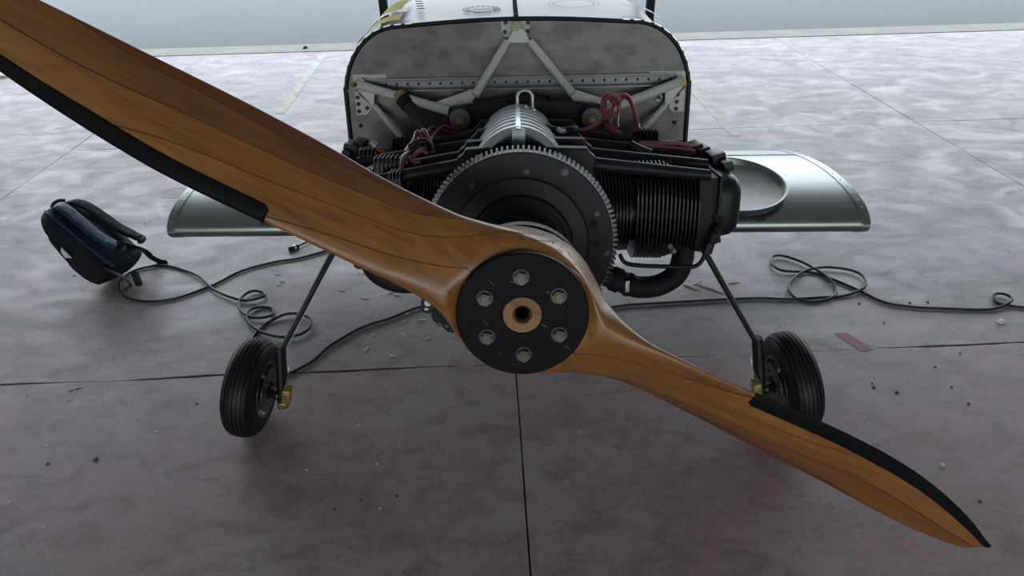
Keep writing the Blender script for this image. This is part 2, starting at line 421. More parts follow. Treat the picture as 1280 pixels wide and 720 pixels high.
def prop_pt(sgn, r, P):
    q = hypot(r, P[0]); h = P[1]; lim = .0435 if q < .0905 else .0435 + (q - .0905) * .9
    if h > lim - .004: h = lim - .004 * math.exp(-(h - lim + .004) / .004)     # faced flat under the clamping plate
    return PC + PE * (sgn * r) + PN * (sgn * P[0]) - AX * h
rr_ = []
r = .0
while r < .8849: rr_.append(r); r += .008 if r < .2 else (.0125 if r < .8 else .006)
rr_.append(.885)
mb = MB()
rows = [[prop_pt(-1, q, P) for P in section(q)] for q in reversed(rr_[1:])]
# mirrored half walks the section the opposite way round; line the indices up at the hub
def flip(sec): return [sec[(NS // 2 - k) % NS] for k in range(NS)]
rows = [[prop_pt(-1, q, P) for P in section(q)] for q in reversed(rr_)]
n0 = [prop_pt(1, 0, P) for P in section(0)]
rows2 = [[prop_pt(1, q, P) for P in flip(section(q))] for q in rr_[1:]]
mb.grid(rows + rows2, cv=True, cap=True)
prop = mb.build('propeller', None if False else M_steel, air, smooth=50, origin=PC)
prop.data.materials.clear(); M_wood = wood_mat(); prop.data.materials.append(M_wood)
tag(prop, 'varnished laminated wooden propeller')
def bore(o, c, ax, rad, ln):
    cm = MB().cyl(c - ax * ln, c + ax * ln, rad, 32).build('cutter', M_dark, None, smooth=0)
    md = o.modifiers.new('b', 'BOOLEAN'); md.operation = 'DIFFERENCE'; md.object = cm; md.solver = 'EXACT'
    o.location = WP[o.name] - WP[o.parent.name]
    bpy.context.view_layer.update()
    dg = bpy.context.evaluated_depsgraph_get()
    me = bpy.data.meshes.new_from_object(o.evaluated_get(dg)); o.modifiers.clear(); old = o.data; o.data = me
    bpy.data.objects.remove(cm, do_unlink=True); bpy.data.meshes.remove(old)
bore(prop, O0 + AX * .02, AX, .0105, .06)
MB(True).cyl((0, .055, 0), (0, .057, 0), .0104, 24).build('bore_plug', M_dark, prop)
MB(True).lathe([(.0088, .05), (.0088, .0075), (.0104, .0068), (.0104, .05)], n=32, close=True).build('bore_bush', M_blackm, prop)
MB(True).lathe([(.0120, .012), (.0120, .0050), (.0138, .0032), (.0260, .0026), (.0260, .012)], n=40, close=True).build('hub_boss', M_wood, prop)
# crush plate
plate = MB(True).lathe([(.0262, .011), (.0262, .0008), (.0268, 0), (.0865, 0), (.0885, .0012), (.089, .003), (.089, .011)], n=96, close=True).build('hub_plate', M_plate, prop, smooth=30)
tag(plate, 'round matt black plate clamping the propeller hub')
for k in range(6):
    t = radians(90 + 60 * k + 1); c = (.0560 * cos(t), 0, .0560 * sin(t))
    wsh = MB(True).cyl((c[0], .0005, c[2]), (c[0], -.0018, c[2]), .0112, 28).build('washer', M_washer, prop, smooth=25)
    hb = MB(True).hexa((c[0], -.0018, c[2]), (c[0], -.0095, c[2]), .0090)
    hb.cyl((c[0], -.0095, c[2]), (c[0], -.0105, c[2]), .0066, 16, r2=.0060)
    hb.build('bolt', M_bolt, prop, smooth=15)
# rear steel flange just behind the hub block
MB(True).lathe([(.02, .108), (.094, .108), (.094, .125), (.068, .128), (.068, .25), (.02, .25)], n=64, close=True).build('hub_flange', M_black, prop)
# black leading edge sheaths
for sgn in (-1, 1):
    rows = []
    q = .352
    lst = []
    while q < .884: lst.append(q); q += .0075
    lst.append(.8845)
    for q in lst:
        sec = section(q, .0011)
        wdt = interp(q, [.352, .36, .6, .8, .885], [.020, .024, .024, .017, .009])
        if q < .358: wdt = .019
        LEP = sec[0]
        sel = []
        # walk from the front side to the back side around the leading edge
        front = []; back = []
        for side, arr in ((1, front), (-1, back)):
            acc = 0; prev = sec[0]
            for k in range(1, NS // 2):
                P = sec[(side * k) % NS]; d = (P - prev).length
                if acc + d > wdt:
                    arr.append(prev.lerp(P, (wdt - acc) / d)); break
                acc += d; arr.append(P); prev = P
        def resamp(arr, n_):
            arr = [sec[0]] + arr; Ls = [0]
            for a, b_ in zip(arr, arr[1:]): Ls.append(Ls[-1] + (b_ - a).length)
            out = []
            for i in range(1, n_ + 1):
                x = Ls[-1] * i / n_
                out.append(V((interp(x, Ls, [a.x for a in arr]), interp(x, Ls, [a.y for a in arr]))))
            return out
        f8 = resamp(front, 9); b8 = resamp(back, 9)
        line = f8[::-1] + [sec[0]] + b8
        rows.append([prop_pt(sgn, q, P) for P in line])
    sh = MB().grid(rows).build('leading_edge_sheath', M_plate, prop, smooth=60)
    sm = sh.modifiers.new('thick', 'SOLIDIFY'); sm.thickness = .0012; sm.offset = 0
    tag(sh, 'black metal sheath on the blade edge')
# stamped marks on the front of the hub
def on_front(x, y):
    """point of the propeller surface in a sight line, by marching"""
    d = ray(x, y).normalized(); p = CP + d * .75
    dg = bpy.context.evaluated_depsgraph_get()
    return p, d
bpy.context.view_layer.update()
from mathutils.bvhtree import BVHTree
bv = bmesh.new(); bv.from_mesh(prop.data); bv.transform(Matrix.Translation(PC)); tree = BVHTree.FromBMesh(bv)
def stroke(mb_, pts, wd):
    pr = None
    for x, y in pts:
        h = tree.ray_cast(CP, ray(x, y).normalized())
        if h[0] is None: pr = None; continue
        p = h[0] + h[1] * .0003
        if pr is not None: mb_.cyl(pr, p, wd, 6)
        pr = p
mk = MB()
stroke(mk, [(559, 361), (562, 368)], .0005); stroke(mk, [(562, 368), (566, 360)], .0005)
stroke(mk, [(649, 300), (652, 294), (655, 301)], .0005); stroke(mk, [(650, 298), (654, 298)], .0005)
random.seed(3)
for k in range(9):
    x = 659 + k * 4.4; y = 299 + k * .35 + random.uniform(-1, 1)
    stroke(mk, [(x, y), (x + random.uniform(.5, 3), y + random.uniform(-2.5, 2.5)), (x + 3, y + random.uniform(-1, 2))], .0004)
for k in range(12):
    x = 629 + k * 4.4; y = 288.5 + k * .45 + random.uniform(-.6, .6)
    stroke(mk, [(x, y), (x + random.uniform(.5, 3), y + random.uniform(-1.5, 1.5)), (x + 3, y + random.uniform(-1, 1))], .0004)
tag(mk.build('stamped_mark', mat('stamp_ink', (.06, .02, .008), .6), prop), kind='stuff')
mk = MB()
random.seed(5)
for k in range(26):   # flaked varnish on the hub shoulder
    x = random.uniform(690, 727); y = 313 + (x - 690) * .9 + random.uniform(-14, 4) - 12
    stroke(mk, [(x, y), (x + 2.5, y + 2.2)], .00045)
tag(mk.build('varnish_flake', mat('flake', (.75, .6, .3), .5), prop), kind='stuff')
mk = MB()
for pts in ([(580, 352), (583, 357)], [(611, 351), (618, 357)], [(604, 399), (607, 404), (610, 406)], [(638, 352), (646, 353)], [(683, 365), (690, 366)], [(676, 405), (684, 409)], [(706, 432), (712, 436)], [(624, 440), (628, 446)], [(700, 368), (701, 362)]):
    pr = None
    for x, y in pts:
        p = hit(x, y, O0 - AX * .0002, AX)
        if pr is not None: mk.cyl(pr, p, .00022, 5)
        pr = p
tag(mk.build('scratch', mat('scratch_metal', (.3, .3, .3), .5, .5), plate), kind='stuff')

# ---------------------------------------------------------------- ring gear and flywheel
NT = 118
fw = MB(True).lathe([(.03, .262), (.060, .262), (.063, .266), (.063, .286), (.070, .292), (.078, .292), (.080, .286), (.088, .286), (.091, .294), (.116, .297), (.120, .300), (.1590, .300), (.1612, .3015), (.1612, .325), (.03, .33)], n=120, close=True)
fly = fw.build('flywheel', M_case, air, smooth=30)
tag(fly, 'dark cast starter disc behind the propeller')
g = MB(True); rows = []
prof = []
for k in range(NT):
    a0 = 2 * pi * k / NT; d = 2 * pi / NT
    prof += [(a0, .1618), (a0 + d * .34, .1618), (a0 + d * .50, .1695), (a0 + d * .76, .1695)]
for s_ in (.301, .316):
    rows.append([(cos(t) * q, s_, sin(t) * q) for t, q in prof])
inner = [[(cos(t) * .1608, s_, sin(t) * .1608) for t, q in prof] for s_ in (.316, .301)]
g.grid(rows + inner, cu=True, cv=True)
g.build('ring_gear', M_teeth, fly, smooth=0)
for x, y, rr in ((742, 280, .0075), (746, 267, .004), (758, 316, .0045), (706, 215, .005), (658, 214, .004), (590, 232, .004)):
    u, s_, v = L2(x, y, .30)
    q = MB(True)
    if rr > .006: q.cyl((u, .2985, v), (u, .3005, v), rr, 20).build('hole', M_dark, fly)
    else: q.cyl((u, .302, v), (u, .298, v), rr * 1.3, 16).hexa((u, .298, v), (u, .295, v), rr).build('screw', M_washer, fly, smooth=20)
u, s_, v = L2(742, 304, .2995)
MB(True).prism([(u - .013, .2997, v - .0015), (u, .2997, v - .0015), (u, .2997, v - .006), (u + .013, .2997, v), (u, .2997, v + .006), (u, .2997, v + .0015), (u - .013, .2997, v + .0015)], (0, -.0012, 0)).build('arrow_mark', M_dark, fly, smooth=0)
# ---------------------------------------------------------------- crankcase
def rbox(mb_, u0, u1, s0, s1, v0, v1, bev=.01): return mb_.box(((u0 + u1) / 2, (s0 + s1) / 2, (v0 + v1) / 2), (abs(u1 - u0) / 2, (s1 - s0) / 2, abs(v1 - v0) / 2), bev=bev)
cc = MB(True)
rbox(cc, -.10, .10, .34, .86, -.085, .085, .02)
rbox(cc, -.075, .075, .345, .60, -.14, -.08, .02)
cc.cyl((0, .32, 0), (0, .36, 0), .10, 40)
case = cc.build('crankcase', M_case, air)
tag(case, 'dark crankcase of the flat engine')
# slotted silver arch over the crankcase: cooling ribs
dm = MB(True).lathe([(.074, .41), (.080, .41), (.080, .78), (.074, .78)], c=(0, 0, .085), n=40, close=True)
base = dm.build('spine_cover', M_blackm, case)
for k in range(1, 9):
    s0 = .395 + k * .044
    rows = []
    for i in range(33):
        t = pi * (.06 + .88 * i / 32)
        R_ = .088 if k else .092
        rows.append([(cos(t) * q, s0 + ds + .045 * abs(cos(t)) ** 1.5 * -1, .085 + sin(t) * q * 1.04) for q, ds in ((R_, 0), (R_ + .004, .003), (R_ + .004, .027), (R_, .030), (R_ - .012, .030), (R_ - .012, 0))])
    MB(True).grid(rows, cv=True, cap=True).build('cooling_rib', M_silver, case)
MB(True).box((0, .585, .180), (.005, .17, .006), bev=.002).build('spine_bar', M_silver, case)
bk = MB(True)
bk.box((0, .415, .155), (.012, .006, .026), bev=.002)
bk.tube([(0, .415, .14), (0, .39, .10), (-.006, .37, .07)], .006)
bk.build('spine_bracket', M_trayrim, case)
# lifting eye
u, s_, v = L2(656, 113, .74)
ey = MB(True); pts = []
for i in range(15):
    t = pi * i / 14; pts.append((.0125 * -cos(t) * 1.35 + u, .74, v - .017 + sin(t) * .017))
pts = [(pts[0][0], .74, v - .046)] + pts + [(pts[-1][0], .74, v - .046)]
ey.tube(pts, .0042, n=10, sub=3)
ey.build('lifting_eye', M_steel, case)
rk = MB(True); rk.box((u - .001, .738, v - .046), (.024, .008, .008), bev=.002); rk.cyl((u + .001, .727, v - .044), (u + .001, .727, v - .030), .006, 12)
rk.build('eye_clamp', M_steel, case)

# ---------------------------------------------------------------- cylinders
def fin_ring(mb_, u, cs, cv, ru, rv, th=.0016, n=40, ex=2.6, cut=0):
    pts = []
    for k in range(n):
        t = 2 * pi * k / n; ct, st = cos(t), sin(t)
        pts.append((u - th / 2, cs + math.copysign(abs(ct) ** (2 / ex), ct) * ru, cv + math.copysign(abs(st) ** (2 / ex), st) * rv))
    mb_.prism(pts, (th, 0, 0))
def cylinder(sgn, cs, lab):
    cv = .004
    b_ = MB(True); b_.cyl((sgn * .09, cs, cv), (sgn * .345, cs, cv), .062, 28)
    b_.cyl((sgn * .095, cs, cv), (sgn * .108, cs, cv), .082, 28)
    cyl_ = b_.build('cylinder', M_fin, air)
    tag(cyl_, lab)
    f1 = MB(True)
    for k in range(15): fin_ring(f1, sgn * (.118 + k * .0066), cs, cv, .078, .082, .0018, ex=2)
    f1.build('barrel_fins', M_fin, cyl_, smooth=0)['kind'] = 'stuff'
    f2 = MB(True)
    for k in range(16):
        q = k / 15; fin_ring(f2, sgn * (.222 + k * .0078), cs, cv + .006 - .004 * q, .086 - .014 * max(0, q - .6), .098 - .05 * max(0, q - .45), .0022, ex=3)
    f2.build('head_fins', M_fin, cyl_, smooth=0)['kind'] = 'stuff'
    # small top fins beside the pushrod tubes
    # cylinder head and valve cover
    h = MB(True)
    rbox(h, sgn * .335, sgn * .375, cs - .075, cs + .07, cv - .062, cv + .08, .012)
    rbox(h, sgn * .345, sgn * .372, cs - .045, cs + .05, cv - .080, cv - .05, .01)
    h.build('cylinder_head', M_blackm, cyl_)
    c = MB(True)
    rbox(c, sgn * .373, sgn * .379, cs - .080, cs + .075, cv - .050, cv + .082, .003)
    c.build('cover_flange', M_case, cyl_)
    c = MB(True)
    # domed valve cover
    rows = []
    for i, (du, k_) in enumerate([(0, 1), (.018, 1), (.030, .96), (.040, .86), (.046, .68), (.048, .0)]):
        ring = []
        for k in range(36):
            t = 2 * pi * k / 36; ct, st = cos(t), sin(t)
            ring.append((sgn * (.379 + du), cs + math.copysign(abs(ct) ** .5, ct) * .070 * k_, cv + .015 + math.copysign(abs(st) ** .5, st) * .062 * k_))
        rows.append(ring)
    c.grid(rows, cv=True)
    c.build('valve_cover', M_black, cyl_)
    for dv in (-.045, .078):
        for dsx in (-.07, .065):
            MB(True).hexa((sgn * .379, cs + dsx, cv + dv), (sgn * .386, cs + dsx, cv + dv), .006).build('cover_screw', M_bolt, cyl_, smooth=0)
    return cyl_
CYL = {}
for sgn, nm in ((1, 'right'), (-1, 'left')):
    for cs, fb in ((.50, 'front'), (.73, 'rear')):
        CYL[(sgn, fb)] = cylinder(sgn, cs + (.015 if sgn < 0 else 0), 'black finned engine cylinder, %s, on the picture %s' % (fb, nm))
        cyl_ = CYL[(sgn, fb)]
# pushrod tubes over the cylinders with stepped inner ends
def pushrod(sgn, xin, yin, xo, yo, s_, hgt=.016):
    ui, _, vi = L2(xin, yin, s_); uo, _, vo = L2(xo, yo, s_)
    m_ = MB(True)
    # tapering bar, outer part thinner
    N_ = 12
    def ring(u, v, hs, hv): return [(u, s_ + cos(2 * pi * k / N_) * hs, v + sin(2 * pi * k / N_) * hv - hv) for k in range(N_)]
    m_.grid([ring(uo, vo, .011, .010), ring(lerp(uo, ui, .5), lerp(vo, vi, .5), .012, .012), ring(ui, vi, .013, .0135)], cv=True, cap=True)
    o = m_.build('pushrod_tube', M_case, air, smooth=50)
    b_ = MB(True)
    st = sgn * -1
    du = abs(ui) - .055
    b_.prism([(ui + sgn * .004, s_ - .014, vi + .001), (ui - sgn * .008, s_ - .014, vi + .010), (ui - sgn * .012, s_ - .014, vi + .018), (sgn * .050, s_ - .014, vi + .021), (sgn * .050, s_ - .014, vi - .060), (ui - sgn * .004, s_ - .014, vi - .045)], (0, .028, 0))
    bb = b_.build('tube_boss', M_case, o, smooth=0)
    md = bb.modifiers.new('bev', 'BEVEL'); md.width = .003; md.segments = 2
    return o
for xi, yi, xo, yo, s_ in ((574, 198, 470, 218, .42), (576, 188, 452, 211, .50), (590, 173, 446, 197, .62), (594, 161, 470, 187, .72)):
    pushrod(-1, xi, yi, xo, yo, s_)
for xi, yi, xo, yo, s_ in ((742, 196, 888, 212, .42), (738, 184, 885, 199, .50), (726, 171, 868, 187, .62), (722, 160, 850, 178, .72)):
    pushrod(1, xi, yi, xo, yo, s_)
# small finned blocks between the tubes
for x0, x1, y, s_, sgn in ((491, 520, 173, .70, -1), (468, 510, 196, .46, -1), (487, 500, 214, .40, -1), (795, 822, 163, .72, 1), (810, 834, 187, .56, 1), (450, 470, 186, .62, -1)):
    a = L2(x0, y, s_); b2 = L2(x1, y, s_); q = MB(True); nfi = max(4, int(abs(b2[0] - a[0]) / .0065))
    for k in range(nfi):
        u = lerp(a[0], b2[0], k / (nfi - 1)); vv = lerp(a[2], b2[2], k / (nfi - 1)) - abs(k / (nfi - 1) - .5) * .004
        q.box((u, s_ + .012, vv - .016), (.0015, .020, .016), bev=.001)
    q.box(((a[0] + b2[0]) / 2, s_ + .014, a[2] - .026), (abs(b2[0] - a[0]) / 2, .018, .012))
    q.build('top_fins', M_fin, CYL[(sgn, 'rear' if s_ > .55 else 'front')], smooth=0)['kind'] = 'stuff'
# exhaust elbows
for sgn in (1, -1):
    pu, pv = (0, 0) if sgn > 0 else (.022, .020)
    pts = [(sgn * .332, .50, -.05), (sgn * .332, .49, -.095), (sgn * .318, .48, -.130), (sgn * .282, .47, -.149), (sgn * .238, .465, -.150), (sgn * .200, .46, -.134), (sgn * .16, .46, -.115)]
    pts = [(a + pu, b_, c + pv) for a, b_, c in pts]
    e_ = MB(True).tube(pts, .0225, n=20, sub=6).build('exhaust_elbow', M_blackm, air, smooth=60)
    MB(True).cyl(pts[5], (sgn * .185 + pu, .46, -.128 + pv), .0255, 20).cyl((sgn * .215 + pu, .46, -.141 + pv), (sgn * .222 + pu, .46, -.144 + pv), .0250, 20).build('hose_clamp', M_blackm, e_)
u, s_, v = L2(778, 360, .45)
MB(True).box((.212, .436, -.136), (.004, .004, .012), bev=.001).build('clamp_screw', M_steel, air)
# thin oil drain tube with fittings, right
P_ = [L2(x, y, s_) for x, y, s_ in ((775, 318, .405), (781, 328, .405), (800, 332, .405), (850, 333.5, .405), (868, 333, .405), (878, 325, .405), (884, 308, .41))]
dt = MB(True).tube(P_, .0042, n=10, sub=6).build('drain_tube', M_black, air)
a_ = L2(884, 316, .405); b_ = L2(888, 303, .405); c_ = L2(893, 290, .41); d_ = L2(897, 274, .42)
MB(True).hexa(a_, b_, .009).cyl(b_, c_, .0065).hexa(c_, L2(894, 297, .41), .010).build('fitting_nut', M_black, dt, smooth=25)
MB(True).tube([c_, L2(900, 280, .42), L2(893, 268, .43), L2(890, 255, .44)], .008).build('fitting_elbow', M_blackm, dt)
MB(True).sphere(L2(841, 313, .43), .008).cyl(L2(841, 313, .43), L2(838, 308, .41), .005).build('drain_plug', M_steel, dt)
# bracket left under the hub with bolt and slot
bx = MB(True)
o_ = [L2(x, y, .36) for x, y in ((529, 366), (543, 366), (543, 386), (541, 390), (536, 392), (530, 391), (526, 387), (526, 378))]
bx.prism(o_, (0, .006, 0))
br = bx.build('slotted_bracket', M_black, air, smooth=0)
u, s_, v = L2(535, 378, .36)
MB(True).cyl((u, .36, v), (u, .356, v), .0065, 20).hexa((u, .356, v), (u, .352, v), .005).build('bolt', M_steel, br, smooth=20)
u, s_, v = L2(533, 386, .36)
MB(True).box((u, .3590, v), (.0035, .0015, .0022), bev=.0005).build('slot', M_white, br)
al = MB(True)
P0 = L2(556, 388, .38)
al.cyl((P0[0], .36, P0[2]), (P0[0], .44, P0[2]), .024, 24)
al.tube([L2(541, 384, .37), L2(548, 395, .37), L2(553, 403, .37), L2(563, 412, .37)], .007, n=8)
for k in range(5):
    q = L2(545 + k * 5, 386 + k * 6.5, .365); al.box((q[0], .365, q[2]), (.004, .005, .0055), Matrix.Rotation(.5 * k, 3, 'Y'), bev=.001)
al.build('generator', M_blackm, air)
MB(True).hexa(L2(551, 404, .36), L2(549, 405, .38), .006).hexa(L2(559, 407, .36), L2(558, 408, .38), .005).build('generator_bolt', M_steel, air, smooth=20)
MB(True).sphere(L2(450, 331, .5), .011, (1.2, 1, .8)).cyl(L2(450, 331, .5), L2(458, 322, .5), .006).build('drain_plug', M_blackm, air)
# distributor-like casting at far left, behind the blade
lb = MB(True)
for x, y, s_, hx, hv in ((441, 186, .70, .016, .014), (450, 183, .72, .012, .016), (436, 190, .68, .010, .008), (459, 190, .70, .016, .012)):
    q = L2(x, y, s_); lb.box(q, (hx, .03, hv), Matrix.Rotation(.3, 3, 'Y'), bev=.003)
lb.build('end_casting', M_black, air)
rb = MB(True)
for x, y, s_, hx, hv in ((868, 186, .66, .014, .013), (878, 189, .64, .012, .012), (895, 197, .56, .014, .013), (906, 205, .52, .009, .010)):
    q = L2(x, y, s_); rb.box(q, (hx, .03, hv), Matrix.Rotation(-.3, 3, 'Y'), bev=.003)
rb.build('end_casting', M_black, air)
# spark plugs
for pts in ([(462, 176), (470, 183), (482, 190)], [(838, 178), (830, 182), (822, 186)]):
    a, b2, c = [L2(x, y, .62) for x, y in pts]
    sp = MB(True).cyl(a, b2, .0075, 14, r2=.010).hexa(V(a).lerp(V(b2), .0), V(a).lerp(V(b2), .25), .0085).build('spark_plug', M_steel, air, smooth=25)
    q = MB(True)
    for k in range(7): q.tube([V(b2) + V((random.uniform(-.006, .006), random.uniform(-.004, .004), random.uniform(-.004, .004))), V(b2).lerp(V(c), .5) + V((random.uniform(-.006, .006), -.006, random.uniform(-.004, .006))), V(c)], .0018, n=6, sub=3)
    q.build('copper_braid', mat('copper', (.55, .28, .16), .4, .8), sp)
# ignition leads
def lead(pts, r=.0042, name='ignition_lead', m_=M_red): return MB(True).tube([L2(*p) for p in pts], r, n=10, sub=7).build(name, m_, air, smooth=60)
lead([(568, 162, .74), (556, 158, .72), (548, 163, .68), (541, 171, .62), (536, 180, .56)])
lead([(566, 166, .74), (552, 163, .72), (540, 160, .68), (534, 166, .62)])
lead([(541, 190, .50), (536, 175, .50), (530, 163, .52), (526, 170, .52), (522, 182, .50), (513, 188, .48), (505, 196, .44), (502, 210, .42), (501, 222, .42)])
lead([(541, 191, .50), (539, 180, .50), (530, 176, .50), (522, 165, .52), (518, 175, .50), (511, 184, .48), (507, 190, .46)])
lead([(534, 192, .46), (528, 188, .46), (521, 192, .46), (515, 199, .45), (519, 205, .45), (524, 203, .46)])
lead([(512, 184, .46), (522, 178, .46), (533, 177, .46), (538, 186, .47)], .006, 'lead_clip', M_black)
lead([(721, 163, .62), (735, 161, .62), (748, 155, .64), (755, 145, .66), (765, 135, .68), (775, 126, .70), (782, 119, .72)])
lead([(771, 165, .62), (762, 155, .63), (757, 142, .64), (756, 128, .65), (760, 120, .66), (767, 122, .66), (766, 135, .65), (762, 148, .64), (764, 158, .63), (776, 168, .62)])
lead([(769, 167, .62), (759, 158, .63), (754, 142, .64), (753, 126, .65), (757, 119, .66), (765, 119, .66), (774, 124, .66), (773, 138, .66), (771, 150, .64), (772, 160, .62)])
lead([(766, 124, .66), (776, 119, .67), (784, 120, .68), (790, 130, .69), (794, 144, .69), (797, 156, .68), (799, 162, .66)])
lead([(763, 126, .66), (776, 121, .68), (786, 124, .69), (793, 138, .69), (798, 158, .68)])
lead([(798, 179, .58), (820, 179, .58), (850, 180, .58), (866, 184, .58)])
lead([(798, 182, .57), (822, 183, .57), (852, 186, .57), (868, 190, .56)])
lead([(752, 150, .66), (757, 153, .62), (762, 152, .62), (764, 147, .64)], .003, 'cable_tie', M_black)
lead([(683, 158, .60), (692, 162, .58), (700, 163, .58), (708, 165, .58)], .007, 'lead_boot', M_black)
lead([(705, 165, .58), (713, 163, .58), (719, 162, .60)], .009, 'lead_boot', M_blackm)
lead([(697, 161, .57), (702, 165, .565), (706, 164, .57)], .005, 'lead_collar', M_steel)
lead([(788, 181, .54), (796, 186, .53), (806, 190, .53), (814, 193, .52)], .010, 'lead_boot', M_black)

# ---------------------------------------------------------------- engine mount
o_ = [L2(x, y, .86) for x, y in ((560, 136), (565, 133.5), (600, 129), (640, 122.5), (652, 121.5), (690, 123), (722, 128), (752, 131), (757, 136), (757, 156), (748, 161), (724, 162), (690, 168), (620, 168), (590, 162), (566, 161), (560, 155))]
mp_ = MB(True).prism(o_, (0, .03, 0)).build('mount_plate', M_black, air, smooth=0)
md = mp_.modifiers.new('bev', 'BEVEL'); md.width = .004; md.segments = 2
tag(mp_, 'black steel engine mounting plate')
for x, y in ((575, 149), (740, 147.5)):
    u, s_, v = L2(x, y, .82)
    rm = MB(True).lathe([(.004, 0), (.022, 0), (.0255, .004), (.0265, .010), (.0265, .036), (.004, .036)], c=(u, .82, v), n=36, close=True).build('rubber_mount', M_case, mp_)
    MB(True).lathe([(.005, -.004), (.024, -.003), (.024, .001), (.005, .001)], c=(u, .82, v), n=36, close=True).build('mount_washer', mat('mount_washer', (.08, .085, .095), .4, .6), mp_)
    q = MB(True).hexa((u, .816, v), (u, .805, v), .010).cyl((u, .806, v), (u, .798, v), .005)
    for k in range(6):
        t = k * pi / 3 + .5; q.box((u + cos(t) * .0075, .803, v + sin(t) * .0075), (.002, .003, .002))
    q.build('castle_nut', M_brass, mp_, smooth=25)
u, s_, v = L2(656, 124, .88)
for x, y in ((636, 126), (644, 124), (680, 124), (686, 125)):
    q = L2(x, y, .86); MB(True).hexa((q[0], .855, q[2]), (q[0], .875, q[2] + .004), .006).build('mount_bolt', M_blackm, mp_)
# grey tube frame between mount plate and firewall
SF = .985
def tb(a, b_, r, par=air, name='mount_tube'):
    return MB(True).cyl(L2(*a), L2(*b_), r, 16).build(name, M_grey, par, smooth=60)
tb((634, 52, .955), (594, 119, .90), .0105); tb((663, 52, .955), (716, 117, .90), .0105)
tb((449, 106, .965), (562, 139, .90), .0115); tb((853, 101, .965), (760, 137, .90), .0115)
tb((467, 131, .975), (502, 172, .92), .008); tb((832, 131, .975), (800, 166, .92), .008)
def gus(pts, s_, th, name, m_=M_grey, par=air):
    o = MB(True).prism([L2(x, y, s_) for x, y in pts], (0, th, 0)).build(name, m_, par, smooth=0)
    md = o.modifiers.new('bev', 'BEVEL'); md.width = .0012; md.segments = 1
    return o
gus([(541, 129), (588, 112), (599, 112), (590, 128), (594, 130), (562, 144)], .915, .008, 'mount_gusset')
gus([(764, 126), (722, 113), (709, 112), (716, 126), (712, 129), (757, 141), (762, 138)], .915, .008, 'mount_gusset')
ag = gus([(632, 54), (664, 54), (657, 40), (650, 33), (643, 33), (640, 40)], .955, .010, 'apex_gusset')
gus([(444, 101), (452, 98), (468, 111), (468, 133), (463, 131), (446, 110)], .965, .006, 'corner_gusset')
gus([(857, 97), (850, 94), (832, 108), (831, 132), (837, 130), (855, 106)], .965, .006, 'corner_gusset')
def bolts(par, lst, s_, r=.004, m_=M_black):
    for x, y in lst:
        u, _, v = L2(x, y, s_); MB(True).cyl((u, s_, v), (u, s_ - .003, v), r * 1.3, 14).hexa((u, s_ - .003, v), (u, s_ - .007, v), r).build('bolt', m_, par, smooth=20)
g1 = gus([(443, 112), (467, 134), (459, 144), (445, 144)], SF, .004, 'corner_plate', M_gusset); bolts(g1, [(447, 122), (448, 130), (449, 139), (459, 135)], SF)
g2 = gus([(857, 108), (833, 132), (840, 140), (855, 140)], SF, .004, 'corner_plate', M_gusset); bolts(g2, [(847, 118), (846, 127), (845, 136), (834, 132)], SF)
g3 = gus([(818, 126), (826, 117), (830, 120), (824, 128)], SF, .004, 'corner_plate', M_gusset); bolts(g3, [(824, 122)], SF, .003)
g4 = gus([(626, 25), (663, 25), (663, 40), (657, 47), (632, 47), (626, 41)], SF, .004, 'top_bracket', M_gusset); bolts(g4, [(632, 28), (660, 28), (631, 40), (660, 39)], SF)
MB(True).hexa(L2(646, 33, .95), L2(646, 32, .985), .012).cyl(L2(646, 33, .94), L2(646, 33, .95), .006).build('castle_nut', M_bolt, g4, smooth=20)
for x, y in ((444, 106), (854, 102)):
    a = L2(x, y, .955); MB(True).hexa(a, (a[0], .985, a[2]), .009).hexa((a[0] - .004, .945, a[2]), (a[0], .957, a[2]), .006).build('castle_nut', M_brass, air, smooth=20)

# ---------------------------------------------------------------- firewall and fuselage
def outline(hw, top, bot, n_=10, sq=1.0):
    """hw half width, rounded upper corners"""
    pts = [(-hw * .985, bot), (-hw, bot + .06)]
    a, b_ = hw * .36, .175 * sq
    for i in range(n_ + 1):
        t = pi / 2 * i / n_
        pts.append((-hw + a - a * cos(t) ** .9 if cos(t) > 0 else -hw + a, top - .012 - b_ + b_ * sin(t)))
    pts = pts + [(-hw * .3, top - .003), (0, top)]
    return pts + [(-x, y) for x, y in reversed(pts[:-1])]
FO = outline(.437, .358, -.215)
S0 = 1.0
fwl = MB(True).prism([(x, .989, v) for x, v in FO], (0, .006, 0)).build('firewall', None or mat('firewall_steel', (.135, .129, .117), .42, .6, n=(13, (.078, .077, .072), (1.6, 1, 2.6)), bump=(9, .12)), air, smooth=0)
tag(fwl, 'brushed stainless firewall sheet with rounded top')
# black edge moulding and pale clips
rim = MB(True).tube([(x * 1.008, .985, v + .002) for x, v in FO], .0042, n=10, sub=3, flat=1.3).build('edge_moulding', M_black, fwl, smooth=60)
clip = MB(True)
poly = [(x * 1.012, v + .007) for x, v in FO]; Ls = [0]
for a, b_ in zip(poly, poly[1:]): Ls.append(Ls[-1] + hypot(b_[0] - a[0], b_[1] - a[1]))
q = .02
while q < Ls[-1]:
    px, pv = interp(q, Ls, [a[0] for a in poly]), interp(q, Ls, [a[1] for a in poly])
    px2, pv2 = interp(q + .004, Ls, [a[0] for a in poly]), interp(q + .004, Ls, [a[1] for a in poly])
    if abs(px) > .25 and pv > .0: clip.box((px, .985, pv), (.0085, .003, .0017), Matrix.Rotation(-atan2(pv2 - pv, px2 - px), 3, 'Y'))
    q += .027
clip.build('edge_clips', M_silver, fwl, smooth=0)['kind'] = 'stuff'
